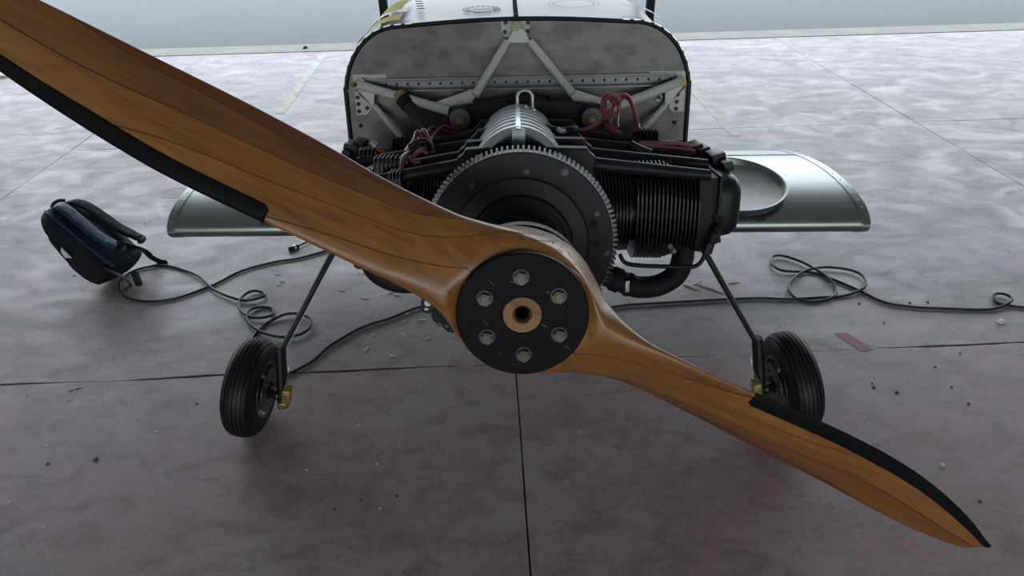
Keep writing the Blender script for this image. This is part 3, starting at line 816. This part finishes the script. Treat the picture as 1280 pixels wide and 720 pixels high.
# horizontal riveted angle
a = L2(447, 105, .985); b_ = L2(855, 102, .985)
st = MB(True)
yv = (a[2] + b_[2]) / 2 + .002
st.box((.0, .984, yv), (.405, .004, .0125), bev=.001).box((0, .976, yv - .0135), (.405, .012, .0018)).box((0, .982, yv + .0135), (.405, .006, .0015))
sa = st.build('stiffener_angle', mat('stiffener', (.13, .14, .145), .38, .7), fwl)
st = MB(True)
for k in range(29): st.cyl((-.39 + k * .78 / 28, .980, yv + .001), (-.39 + k * .78 / 28, .9775, yv + .001), .0034, 12, r2=.0025)
st.build('rivet_row', M_blackm, sa)['kind'] = 'stuff'
for x0, x1, y in ((441, 483, 98), (812, 857, 94)):
    p, q = L2(x0, y, .986), L2(x1, y, .986)
    MB(True).box(((p[0] + q[0]) / 2, .987, p[2]), (abs(q[0] - p[0]) / 2, .002, .009)).build('edge_plate', M_gusset, fwl, smooth=0)
for x, y in ((451, 157), (843, 153), (447, 176)):
    u, _, v = L2(x, y, .988); MB(True).cyl((u, .989, v), (u, .984, v), .005, 14).build('rivet', M_blackm, fwl)
# fuselage shell: deck rises level, sides taper to the tail
secs = [(.995, .437, .358, -.215), (1.15, .436, .384, -.22), (1.35, .436, .419, -.225), (1.6, .44, .44, -.23), (2.0, .44, .40, -.23), (2.6, .33, .30, -.18), (3.4, .2, .21, -.05), (4.4, .05, .14, .04)]
rows = [[(x, s_, v) for x, v in outline(hw, tp, bt, sq=max(.15, (tp - bt) / .573))] for s_, hw, tp, bt in secs]
fus = MB(True).grid(rows, cv=True, cap=False).build('fuselage', M_deck, air, smooth=50)
tag(fus, 'polished aluminium fuselage and forward deck')
# deck fittings
def decktop(x, y):  # point on the level deck above the firewall
    # deck plane: v = .358 + (s-.995)*.168
    N_ = (UP - AX * .168).normalized(); P = hit(x, y, A(0, .995, .3595), N_) - O0
    return (P.dot(RT), P.dot(AX), P.dot(UP) + .001)
du, ds = None, None
def ring_on_deck(x, y, r0, r1, name, dash=0, n_=64):
    c = V(decktop(x, y)); D1 = V((1, 0, 0)); D2 = V((0, 1, .168)).normalized(); m_ = MB(True)
    steps = dash if dash else 1
    for k in range(steps):
        t0 = 2 * pi * k / steps; t1 = t0 + (2 * pi / steps) * (.55 if dash else 1)
        kk = max(2, n_ // steps)
        m_.grid([[c + D1 * cos(lerp(t0, t1, i / kk)) * q + D2 * sin(lerp(t0, t1, i / kk)) * q for q in (r0, r1)] for i in range(kk + 1)])
    return m_.build(name, M_ink, fus, smooth=0)
ring_on_deck(602, 12, .0475, .0505, 'round_emblem'); ring_on_deck(602, 12, .034, .0365, 'round_emblem'); ring_on_deck(602, 12, .039, .045, 'emblem_lettering', 18)
c = V(decktop(602, 12)); MB(True).box(c + V((0, 0, .0003)), (.022, .006, .0003)).build('emblem_band', M_ink, fus)
ring_on_deck(717, 5, .068, .070, 'round_emblem', 40); ring_on_deck(717, 5, .055, .057, 'round_emblem')
h_ = MB(True)
for k in range(7):
    p = V(decktop(645 - .3 * k, 20 - k * 3.2)); h_.box(p, (.006, .006, .004), bev=.001)
h_.build('deck_hinge', M_black, fus)
for x0 in (526,):
    q = MB(True)
    for k in range(4): p = V(decktop(x0 - k * .8, 11 - k * 3)); q.box(p, (.010, .002, .001))
    q.build('vent_marks', M_ink, fus, smooth=0)['kind'] = 'stuff'
# grey-blue corner clips and a yellow reflection painted as strips along the upper left edge
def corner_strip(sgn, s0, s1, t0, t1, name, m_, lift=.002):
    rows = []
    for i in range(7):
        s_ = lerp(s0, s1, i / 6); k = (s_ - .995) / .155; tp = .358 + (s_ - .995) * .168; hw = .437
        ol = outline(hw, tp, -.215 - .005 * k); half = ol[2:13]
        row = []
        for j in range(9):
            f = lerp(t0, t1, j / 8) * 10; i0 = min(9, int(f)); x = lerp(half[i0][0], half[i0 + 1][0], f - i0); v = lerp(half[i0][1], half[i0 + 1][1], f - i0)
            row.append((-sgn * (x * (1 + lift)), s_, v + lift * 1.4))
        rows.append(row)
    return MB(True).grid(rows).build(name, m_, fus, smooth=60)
corner_strip(-1, 1.0, 1.09, .45, .97, 'painted_reflection', M_yel, .012)
corner_strip(-1, 1.145, 1.34, .45, .92, 'painted_reflection', M_yel, .012)
corner_strip(-1, 1.10, 1.135, .60, 1.0, 'corner_clip', mat('clip_blue', (.05, .07, .085), .4, .5), .014)
corner_strip(1, 1.10, 1.135, .60, 1.0, 'corner_clip', bpy.data.materials['clip_blue'], .014)
# cabin posts
for x in (479, 813):
    P = hit(x, 4, V((0, 2.42, 0)), V((0, 1, 0)))
    b = MB(); b.box((P.x, 2.42, 1.29), (.0135, .0135, .63), bev=.003)
    b.build('cabin_post', M_blackm, air)
PL = hit(479, 4, V((0, 2.42, 0)), V((0, 1, 0))); PR_ = hit(813, 4, V((0, 2.42, 0)), V((0, 1, 0)))
MB().box(((PL.x + PR_.x) / 2, 2.42, 1.93), ((PR_.x - PL.x) / 2, .0135, .0135)).build('cabin_hoop', M_blackm, air)
# cabin air hose with brown cap
a, b_, c = L2(504, 124, .93), L2(523, 147, .90), L2(552, 182, .84)
hs = MB(True).tube([a, b_, c], .0175, n=18, sub=6).build('breather_hose', M_hose, air)
MB(True).cyl(V(a) + (V(a) - V(b_)).normalized() * .002, V(a) + (V(b_) - V(a)).normalized() * .022, .0195, 20).build('hose_collar', M_blackm, hs)
MB(True).cyl(V(a), V(a) + (V(a) - V(b_)).normalized() * .019, .0195, 12, r2=.016).build('hose_cap', mat('tan_plug', (.30, .24, .15), .6, .2), hs)

# ---------------------------------------------------------------- wing
WL = V((-1.165, 2.085, .615)); WR = V((1.185, 2.005, .615))
SP = (WR - WL); CHD = V((.034 * .0, cos(TH), -sin(TH))).normalized(); NRM = V((0, sin(TH), cos(TH)))
CH = 1.27
def foil(n_=26):
    xs = [(1 - cos(pi * i / n_)) / 2 for i in range(n_ + 1)]
    T = .145; up_ = []; lo = []
    for x in xs:
        yt = 5 * T * (.2969 * sqrt(x) - .126 * x - .3516 * x * x + .2843 * x ** 3 - .1030 * x ** 4)
        yc = .03 * (1 - (2 * x - .75) ** 2) if False else .10 * x * (1 - x) * (1.2 - .4 * x)
        up_.append((x, yc + yt)); lo.append((x, yc - yt * .8))
    return up_[::-1] + lo[1:-1]
FOIL = foil()
def wing_pt(t, x, y, off=0):
    rake = .13 * max(0, x) - .05 * sin(pi * max(0, min(1, x)))       # tips run out towards the trailing edge
    base = WL + SP * t + CHD * (CH * x) + NRM * (CH * y)
    base.x += rake * (2 * t - 1)
    return base
def wing_row(t, sc=1.0): return [wing_pt(t, x, y * sc if sc == 1 else y * sc) for x, y in FOIL]
rows = [wing_row(t) for t in (0, .02, .1, .25, .5, .75, .9, .98, 1)]
wing = MB().grid(rows, cv=True, cap=True).build('wing', M_alu, air, smooth=50)
tag(wing, 'low brushed aluminium wing stub')
for t in (0, 1):
    d = .011 if t == 0 else -.011
    def shell(tt, k): return [wing_pt(tt, .5 + (x - .5) * (1 + k), y + (k * .6 if y > .03 else -k * .3)) for x, y in FOIL]
    MB().grid([shell(t - d * .2, -.004), shell(t - d * .12, .0032), shell(t + d, .0032), shell(t + d, .0)], cv=True).build('tip_flange', M_alu, wing, smooth=50)
    q = MB()
    for i, (x, y) in enumerate(FOIL):
        if y > .02 and .02 < x < .95:
            p = wing_pt(t + d * .5, x, y); n_ = NRM; q.sphere(p + n_ * .003, .0028, (1, 1, .6), 8)
    q.build('rivet_row', M_steel, wing)['kind'] = 'stuff'
def surf_y(x):
    up_ = FOIL[:27][::-1]; return interp(x, [p[0] for p in up_], [p[1] for p in up_])
def wing_strip(t0, t1, x0, x1, name, m_, lift=.0015, low=False):
    rows = []
    for i in range(12):
        x = lerp(x0, x1, i / 11)
        rows.append([wing_pt(lerp(t0, t1, k / 3), x, surf_y(x)) + NRM * lift - CHD * (lift if x < .03 else 0) for k in range(4)])
    return MB().grid(rows).build(name, m_, wing, smooth=60)
wing_strip(.0, 1, .49, .515, 'skin_lap', M_deck, .0022)
for t in (.135, .843):
    wing_strip(t, t + .014, .004, .026, 'tape_patch', M_alud)
    wing_strip(t + .001, t + .0145, .045, .085, 'tape_patch', M_alud)
wing_strip(.826, .848, .07, .20, 'tape_patch', M_alud)
# fuel cap ring on the wing
p = wing_pt(.845, .83, surf_y(.83)); MB().lathe([(.030, 0), (.030, .003), (.034, .003), (.034, 0)], c=p, ax=NRM, n=30, close=True).build('filler_ring', M_alud, wing)
p = wing_pt(1.0, .55, .05); MB().box(p + V((.02, 0, .0)), (.02, .035, .018), bev=.005).build('tip_fitting', M_blackm, wing)

# ---------------------------------------------------------------- landing gear
def wheel(sgn):
    cx = {-1: -.890, 1: .925}[sgn]; cy = 1.795 if sgn < 0 else 1.76
    R_ = .168; camber = radians(9); toe = radians(4) 
    # wheel axis (pointing outwards): tops lean inwards
    ax = V((sgn * cos(camber), sin(toe), sin(camber))).normalized()
    C_ = V((cx, cy, 0))
    upv = (V((0, 0, 1)) - ax * ax.z).normalized()
    prof = []
    W = .053
    for i in range(41):
        t = pi * i / 40
        x = -cos(t); y = sin(t)
        wz = W * math.copysign(abs(x) ** .8, x); rr = R_ - .068 + .068 * abs(y) ** .62
        prof.append([rr, wz])
    # tread grooves
    P2 = []
    for rr, wz in prof: P2.append((rr, wz))
    out = []
    def rad(wz):
        x = abs(wz) / W
        if x >= 1: return R_ - .068
        t = x ** (1 / .8); y = sqrt(max(0, 1 - t * t)); return R_ - .068 + .068 * y ** .62
    grooves = [-.040, -.0265, -.0135, 0, .0135, .0265, .040]
    zs = [-W] + [lerp(-W, W, i / 60) for i in range(1, 60)] + [W]
    for gz in grooves: zs += [gz - .0018, gz - .0010, gz + .0010, gz + .0018]
    zs = sorted(zs)
    out = []
    for z in zs:
        dep = .005 if any(abs(z - gz) <= .00101 for gz in grooves) else 0
        out.append((rad(z) - dep, z))
    out = [(R_ - .075, -W + .006)] + out + [(R_ - .075, W - .006)]
    # find centre height so the tyre touches the floor, lowest point of the tilted torus
    low = min(-(r_ * sqrt(max(0, 1 - ax.z ** 2))) + z * ax.z for r_, z in out)
    C_.z = -low + .0
    ty = MB().lathe(out, c=C_, ax=ax, n=80, close=True).build('wheel', M_rubber, air, smooth=35)
    tag(ty, 'black ribbed tyre of the main wheel, picture ' + ('left' if sgn < 0 else 'right'))
    MB().lathe([(.0, -.052), (.030, -.052), (.034, -.044), (.05, -.03), (.078, -.032), (.088, -.050), (.097, -.053), (.1, -.047), (.1, .047), (.097, .053), (.088, .050), (.07, .03), (.03, .035), (.0, .04)], c=C_, ax=ax, n=48).build('wheel_rim', mat('rim_green_grey', (.10, .12, .11), .35, .7), ty, smooth=30)
    MB().lathe([(.03, -.062), (.076, -.062), (.076, -.057), (.03, -.057)], c=C_, ax=ax, n=40, close=True).build('brake_disc', M_steel if False else mat('disc_steel', (.10, .10, .10), .35, .8), ty)
    for k in range(6):
        t = k * pi / 3; a = ax.orthogonal().normalized(); b2 = ax.cross(a); p = C_ + (a * cos(t) + b2 * sin(t)) * .048
        MB().hexa(p - ax * .057, p - ax * .065, .006).build('hub_bolt', M_bolt, ty, smooth=0)
    # leg: flat black blade from the wing root down, then bracket to the axle
    if sgn < 0: top, kn, bt = G(416, 316, .60), G(352, 437, .315), G(353, 505, .13)
    else: top, kn, bt = G(884, 320, .60), G(945, 428, .315), G(952, 497, .13)
    d_ = (kn - top).normalized(); up2 = top - d_ * .30
    def blade(p, q, w1, w2, th1, th2, name, par=air):
        d = (q - p).normalized(); sd = V((0, 1, .1)); sd = (sd - d * sd.dot(d)).normalized(); n_ = d.cross(sd)
        def ring(c, ww, tt): return [c + sd * (ww * cos(t)) + n_ * (tt * sin(t)) for t in [2 * pi * k / 20 for k in range(20)]]
        return MB().grid([ring(lerp(p, q, i / 6), lerp(w1, w2, i / 6), lerp(th1, th2, i / 6)) for i in range(7)], cv=True, cap=True).build(name, M_black, par, smooth=50)
    lg = blade(up2, kn, .024, .018, .011, .0085, 'gear_leg')
    tag(lg, 'slim black landing gear leg, picture ' + ('left' if sgn < 0 else 'right'))
    br_ = blade(kn + V((0, 0, .02)), bt + V((0, 0, -.012)), .022, .022, .017, .018, 'axle_bracket', lg)
    for z in (.01, .045): MB().hexa(bt + V((0, -.018, z + .01)), bt + V((0, -.026, z + .01)), .006).build('bolt', M_steel, lg, smooth=20)
    MB().cyl(C_ - ax * .05, bt + V((0, .0, .03)), .014, 16).build('axle', M_black, lg)
    # gold brake caliper
    cc_ = bt + V((-sgn * .030, -.016, .050))
    cal = MB().box(cc_, (.013, .020, .034), Matrix.Rotation(-sgn * .25, 3, 'Y'), bev=.005).box(cc_ + V((sgn * .016, -.012, -.026)), (.013, .012, .010), bev=.003).build('brake_caliper', M_gold, lg)
    MB().cyl(cc_ + V((0, -.018, .012)), cc_ + V((0, -.026, .012)), .006, 12).build('caliper_bolt', M_steel, lg)
    MB().cyl(cc_ + V((sgn * .014, -.022, -.026)), cc_ + V((sgn * .014, -.032, -.026)), .006, 12).build('caliper_bolt', M_steel, lg)
    MB().tube([cc_ + V((0, 0, .035)), lerp(bt, kn, .6) + V((-sgn * .022, 0, 0)), kn + V((-sgn * .018, -.004, .0)), lerp(kn, top, .25) + V((-sgn * .012, -.004, -.004)), lerp(kn, top, .6) + V((-sgn * .010, 0, -.004))], .0014, n=8).build('brake_line', M_steel, lg)
for sgn in (-1, 1): wheel(sgn)

# ================================================================== THINGS ON WING AND FLOOR
# round metal tray on the wing
best = None
for i in range(100):                                       # find the wing-top point in the tray's sight line
    for j in range(60):
        t = .55 + i * .0045; x = .1 + j * .013; p = wing_pt(t, x, surf_y(x)); q = p - CP
        d = q.dot(Fw); X_ = 640 + FPX * q.dot(CR) / d; Y_ = 360 - FPX * q.dot(CU) / d
        e = (X_ - 911) ** 2 + (Y_ - 237) ** 2
        if best is None or e < best[0]: best = (e, t, x, p)
_, tt, tx, tp = best
sl_ = (wing_pt(tt, tx + .08, surf_y(tx + .08)) - wing_pt(tt, tx - .08, surf_y(tx - .08))).normalized()
tn = V((1, 0, 0)).cross(sl_).normalized()
tp = tp + tn * .012
tray = empty('round_tray', tp); tag(tray, 'shallow round metal tray resting on the right-hand wing', 'tray')
MB().lathe([(0, .001), (.172, .001), (.178, .004), (.178, .0), (.0, -.003)], c=tp, ax=tn, n=72).build('tray_base', M_tray, tray, smooth=40)
MB().lathe([(.172, .001), (.179, .018), (.185, .020), (.188, .018), (.1825, -.003), (.175, -.004)], c=tp, ax=tn, n=72, close=True).build('rim', M_trayrim, tray, smooth=40)

# black extension cord
CR_ = .0062
main = [(378, 330), (411, 313), (374, 323), (342, 328), (302, 339), (274, 353), (258, 360), (224, 372), (192, 377), (164, 374), (152, 366), (150, 355), (161, 342), (180, 335), (205, 332), (230, 338), (249, 347), (267, 363), (286, 372), (305, 377), (321, 375), (331, 371), (329, 366), (317, 365), (305, 371), (299, 380), (302, 391), (314, 398), (330, 398.5), (341, 393), (340, 386), (327, 384), (313, 389), (309, 399), (316, 410), (333, 419), (355, 423), (377, 419), (388, 410), (388, 400), (374, 394), (355, 395), (333, 405), (321, 416), (314, 428), (313, 445), (322, 460), (340, 469), (358, 468), (376, 460), (394, 449), (409, 435), (431, 421), (456, 408), (488, 398), (525, 384), (570, 379), (640, 381), (700, 386), (755, 385), (790, 381), (860, 377), (905, 374.5), (950, 373), (986, 374), (1026, 372), (1055, 370), (1077, 363), (1082, 354), (1073, 343), (1051, 337), (1026, 336), (1004, 341), (988, 354), (986, 365), (997, 374), (1019, 377), (1040, 372), (1045, 363), (1037, 351), (1019, 338), (997, 327), (976, 321), (965, 323), (965, 332), (979, 340), (1015, 341), (1040, 349), (1073, 363), (1105, 378), (1142, 384), (1185, 386), (1236, 387), (1257, 382), (1264, 375), (1254, 369), (1242, 370), (1245, 378), (1261, 382), (1285, 385), (1340, 389)]
main = main[1:]
main = [(470, 300), (440, 306)] + main
pts = []
for i, (x, y) in enumerate(main):
    z = CR_ + .001 + (.006 if 17 <= i <= 22 or 24 <= i <= 29 or 33 <= i <= 42 or 68 <= i <= 75 or 80 <= i <= 86 or 94 <= i <= 97 else 0)
    p = G(x, y, CR_); p.z = z; pts.append(p)
cord = MB().tube(pts, CR_, n=8, sub=6).build('extension_cord', M_cord, smooth=60)
tag(cord, 'long thin black extension cord looping over the concrete floor below the aircraft', 'cord')
# short lead with connector
conn = empty('connector_lead', G(370, 310)); tag(conn, 'short dark lead ending in a plug, on the floor below the left wing', 'cable')
MB().tube([G(372, 308, .01), G(383, 303, .009), G(396, 299, .006), G(415, 296, .006), G(440, 292, .006)], .0048, n=8).build('lead', M_cord, conn)
MB().cyl(G(361, 312, .012), G(373, 308, .012), .012, 12).build('plug', M_cord, conn)
MB().cyl(G(366, 310, .012), G(370, 309, .012), .0135, 12).build('plug_collar', M_silver, conn)

# backpack
Lx = V((-.62, .22, .62)).normalized(); Wd = V((-.25, -.95, .22)); Wd = (Wd - Lx * Wd.dot(Lx)).normalized(); Dx = Lx.cross(Wd).normalized()
if Dx.x < 0: Dx = -Dx
BC = G(150, 325, .12)
def bpt(l, d, w_): return BC + Lx * l * .80 + Dx * d * .84 + Wd * w_ * .80
LB = .50
bobj = []
def sect(l, hd, hw, cd=0, cw=0, ex=2.8, n_=40, k=0.0):
    o = []
    for i in range(n_):
        t = 2 * pi * i / n_; ct, st = cos(t), sin(t)
        a = math.copysign(abs(ct) ** (2 / ex), ct) * hd; b2 = math.copysign(abs(st) ** (2 / ex), st) * hw
        nz = noise.noise(V((a * 9, b2 * 9, l * 9 + k))) * .012
        p = bpt(l, cd + a * (1 + nz * 4), cw + b2 * (1 + nz * 4)); o.append(p)
    return o
body_rows = [sect(l, hd, hw, cd) for l, hd, hw, cd in [(-.012, .03, .05, .0), (-.010, .08, .12, 0), (.0, .098, .138, 0), (.04, .108, .147, -.002), (.12, .112, .150, -.004), (.22, .110, .150, -.006), (.32, .103, .145, -.010), (.40, .090, .130, -.016), (.45, .072, .108, -.022), (.485, .050, .078, -.030), (.503, .024, .042, -.036), (.507, .006, .012, -.038)]]
pack = MB().grid(body_rows, cv=True, cap=True).build('pack_body', M_bfab, None, smooth=70); bobj.append(pack)
fp = [sect(l, hd, hw, cd, 0, 2.6, 36, 9) for l, hd, hw, cd in [(.015, .02, .05, -.10), (.02, .045, .105, -.10), (.06, .058, .122, -.103), (.16, .060, .125, -.105), (.28, .055, .12, -.10), (.37, .045, .105, -.094), (.43, .03, .08, -.085), (.455, .01, .03, -.08)]]
bobj.append(MB().grid(fp, cv=True, cap=True).build('front_pocket', M_bfab, None, smooth=70))
sp_ = [sect(l, hd, hw, cd, cw, 2.6, 30, 4) for l, hd, hw, cd, cw in [(.0, .05, .01, -.02, .14), (.012, .065, .022, -.02, .138), (.08, .080, .030, -.022, .144), (.16, .078, .028, -.024, .146), (.20, .074, .020, -.024, .146), (.203, .060, .008, -.024, .146)]]
sp2 = MB().grid(sp_, cv=True, cap=True).build('side_pocket', M_mesh, None, smooth=70); bobj.append(sp2)
# blue piping bands along the body
def band(d0, name, w0=.0, mt=M_bblue, r=.007, flat=1.0):
    pts = []
    for i in range(25):
        t = i / 24; l = lerp(.0, .50, t)
        hw = interp(l, [0, .04, .12, .22, .32, .40, .45, .485, .5], [.138, .147, .15, .15, .145, .13, .108, .078, .05])
        cd = interp(l, [0, .3, .45, .5], [0, -.008, -.022, -.036]); sc_ = interp(l, [0, .3, .4, .45, .5], [1, .96, .82, .62, .2])
        pts.append(bpt(l, cd + d0 * sc_, hw * (1 - abs(d0) * 1.9) + w0))
    return MB().tube(pts, r, n=8, sub=2, flat=flat).build(name, mt, None, smooth=60)
bobj.append(band(.075, 'piping', .004)); bobj.append(band(-.060, 'piping', .003, M_bfab, .005)); bobj.append(band(.035, 'zipper', .006, M_blackm, .004))
# padded shoulder straps on the strap side
for w_ in (.065, -.065):
    cl = [bpt(.46, .05, w_ * .6), bpt(.44, .078, w_ * .75), bpt(.38, .100, w_), bpt(.28, .112, w_ * 1.15), bpt(.18, .122, w_ * 1.25), bpt(.09, .150, w_ * 1.3), bpt(.05, .165, w_ * 1.3)]
    rows = []
    P = cl; Q = []
    for i in range(len(P) - 1):
        p0 = P[max(i - 1, 0)]; p1 = P[i]; p2 = P[i + 1]; p3 = P[min(i + 2, len(P) - 1)]
        for k in range(5):
            t = k / 5; Q.append(.5 * ((2 * p1) + (p2 - p0) * t + (2 * p0 - 5 * p1 + 4 * p2 - p3) * t * t + (3 * p1 - p0 - 3 * p2 + p3) * t ** 3))
    Q.append(P[-1])
    for i, c in enumerate(Q):
        d = (Q[min(i + 1, len(Q) - 1)] - Q[max(i - 1, 0)]).normalized(); sd = (Wd - d * Wd.dot(d)).normalized(); n_ = d.cross(sd)
        hwid = .034 if i < 25 else .028
        rows.append([c + sd * math.copysign(abs(cos(t)) ** .6, cos(t)) * hwid + n_ * sin(t) * .011 for t in [2 * pi * k / 16 for k in range(16)]])
    st_ = MB().grid(rows, cv=True, cap=True).build('shoulder_strap', M_bblue if w_ > 0 else M_bfab, None, smooth=60); bobj.append(st_)
    e = Q[-1]
    bobj.append(MB().box(e - Lx * .012, (.012, .020, .012), bev=.003).build('buckle', M_blackm, None))
# webbing tail hanging to the floor
tailp = [bpt(.03, .165, .085), G(178, 312, .10), G(190, 322, .035), G(203, 328, .006), G(209, 328.5, .006)]
bobj.append(MB().tube(tailp, .018, n=8, sub=5, flat=.25).build('webbing_tail', M_blackm, None, smooth=60))
bobj.append(MB().tube([bpt(.49, .01, .03), bpt(.500, .03, .02), bpt(.500, .045, -.01), bpt(.48, .06, -.03)], .008, n=8).build('grab_handle', M_blackm, None))
tg = MB().prism([bpt(.185, -.018, .184), bpt(.262, -.010, .184), bpt(.250, -.036, .183), bpt(.215, -.048, .183)], tuple(Wd * .003)).build('reflective_tag', M_white, None, smooth=0); bobj.append(tg)
bobj.append(MB().box(BC + V((.085, -.06, -.03)), (.014, .010, .035), bev=.003).build('side_buckle', M_blackm, None))
# webbing loop near the base
bobj.append(MB().tube([bpt(.05, .03, .15), bpt(.02, .06, .160), G(157, 342, .08), G(160, 352, .012)], .014, n=8, flat=.3).build('side_strap', M_blackm, None, smooth=60))
bpy.context.view_layer.update()
mz = min((o.matrix_world @ v.co).z for o in bobj[:3] for v in o.data.vertices)
base_ = V((BC.x, BC.y, 0)); bag = empty('backpack', base_)
tag(bag, 'dark navy backpack slumped on the floor beside the cord loops', 'backpack')
for o in bobj:
    dz = -mz if o.name.split('.')[0] not in ('webbing_tail',) else 0
    o.parent = bag; o.location = WP[o.name] - base_ + V((0, 0, dz))
sp2_ = None

# red tape mark
rt_ = [G(x, y) for x, y in ((1043, 417), (1058, 416), (1092, 437), (1077, 440))]
tape = MB().prism([p + V((0, 0, .0002)) for p in rt_], (0, 0, .0012)).build('red_tape', M_redtape, smooth=0)
tag(tape, 'faded strip of red tape on the floor right of the right wheel', 'tape')
# pale chalk ring on the slab
c = G(218, 241); MB().lathe([(.0, .0), (.0, .001), (.075, .001), (.075, 0)], c=c, ax=(0, 0, 1), n=40).build('paint_spot', mat('pale_spot', (.36, .37, .35), .7, n=(12, (.31, .30, .30))), floor)
MB().lathe([(.068, .0), (.068, .0015), (.082, .0015), (.082, 0)], c=c, ax=(0, 0, 1), n=40, close=True).build('paint_spot', mat('pale_ring', (.42, .44, .42), .7, n=(30, (.32, .31, .31))), floor)

# wood chips
def chip(x, y, ln, ang_, wd=.006, m_=M_wchip):
    c = G(x, y); d = V((cos(ang_), sin(ang_), 0)); n_ = V((-d.y, d.x, 0)); h = wd * .7
    m_b = MB(); rows = []
    for i, k in enumerate((.25, .85, 1, .8, .2)):
        q = c + d * ln * (i / 4 - .5) + n_ * wd * .3 * random.uniform(-1, 1)
        rows.append([q + n_ * wd * k * .5 * a + V((0, 0, h * .5 * k * (b2 + 1) + .0003)) for a, b2 in ((-1, -1), (1, -1), (1.0, .6), (0, 1), (-1, .6))])
    m_b.grid(rows, cv=True, cap=True)
    return m_b.build('wood_splinter', m_, smooth=30)
big = [((888, 361), .16, -.75, .012, 'longest pale wood splinter on the floor right of the engine, behind the cord'),
       ((864, 359), .09, -.7, .012, 'short thick wood splinter just left of the longest one'),
       ((871, 354), .07, .55, .007, 'thin wood sliver crossing above the thick splinter'),
       ((917, 353.5), .055, .15, .008, 'lone flat wood splinter right of the longest one, close to the leg')]
for (x, y), ln, an, wd, lb_ in big:
    tag(chip(x, y, ln, an, wd), lb_, 'wood splinter', 'splinters under the engine')
small = [(449, 341), (454, 342), (427, 363), (452, 372), (458, 373), (489, 366), (497, 369), (508, 392), (521, 388), (527, 400), (505, 402), (466, 419), (455, 437), (459, 436), (504, 418), (490, 445), (535, 423), (395, 416), (347, 343), (353, 352), (349, 356)]
ORD = ['leftmost'] + [w_ + ' from the left' for w_ in ('second third fourth fifth sixth seventh eighth ninth tenth eleventh twelfth thirteenth fourteenth fifteenth sixteenth seventeenth eighteenth nineteenth twentieth').split()] + ['rightmost']
small.sort()
for i, (x, y) in enumerate(small):
    tag(chip(x, y, random.uniform(.02, .045), random.uniform(0, pi), .007), ORD[i] + ' of the tiny pale wood chips between left gear leg and hub', 'wood chip', 'small chips left of the hub')
for i, (x, y) in enumerate(sorted([(5, 486), (93, 487), (86, 500), (34, 494), (170, 523), (257, 551), (57, 558), (12, 628), (55, 660), (237, 534), (195, 540), (383, 588), (471, 580), (475, 636), (134, 443), (252, 448), (448, 532)])):
    tag(chip(x, y, random.uniform(.008, .02), random.uniform(0, pi), .005), ORD[i] + ' of the tiny pale crumbs on the lower left floor', 'crumb', 'crumbs on the lower left floor')
M_dirt = mat('dark_crumb', (.05, .045, .04), .8)
for i, (x, y, r_) in enumerate(sorted([(1092, 485, 1), (1121, 491, 1), (1137, 379, 1), (1160, 378, 1), (1074, 380, 1), (1169, 459, .8), (1090, 479, .7), (1189, 484, .8), (1225, 627, .8), (1200, 442, .7), (1105, 404, .8), (1210, 505, 1), (121, 574, 1.3), (60, 580, .8), (246, 505, .8), (418, 636, .8), (452, 625, .8), (496, 620, .8), (93, 345, .8), (181, 280, .7), (119, 575, 1)])):
    tag(chip(x, y, .014 * r_, random.uniform(0, pi), .008 * r_, M_dirt), ORD[i] + ' of the tiny dark dirt specks on the concrete floor', 'dirt speck', 'dark dirt specks on the floor')
tag(chip(1178, 582, .018, .4, .013), 'small pale pebble alone on the floor above the lower propeller tip', 'pebble')
tag(chip(1251, 403, .035, .1, .02, M_white), 'small white fleck of paper on the floor below the right cord loop', 'paper')
tag(chip(382, 61, .05, .1, .05, M_blackm), 'small black object standing on the kerb strip left of the fuselage', 'debris')
tag(chip(2, 97, .16, .2, .05, M_wchip), 'pale crumpled scrap on the floor at the left edge of the picture', 'debris')
tag(chip(94, 487, .05, .5, .004, mat('twig', (.10, .07, .05), .8)), 'thin dark twig on the floor left of the left wheel', 'twig')
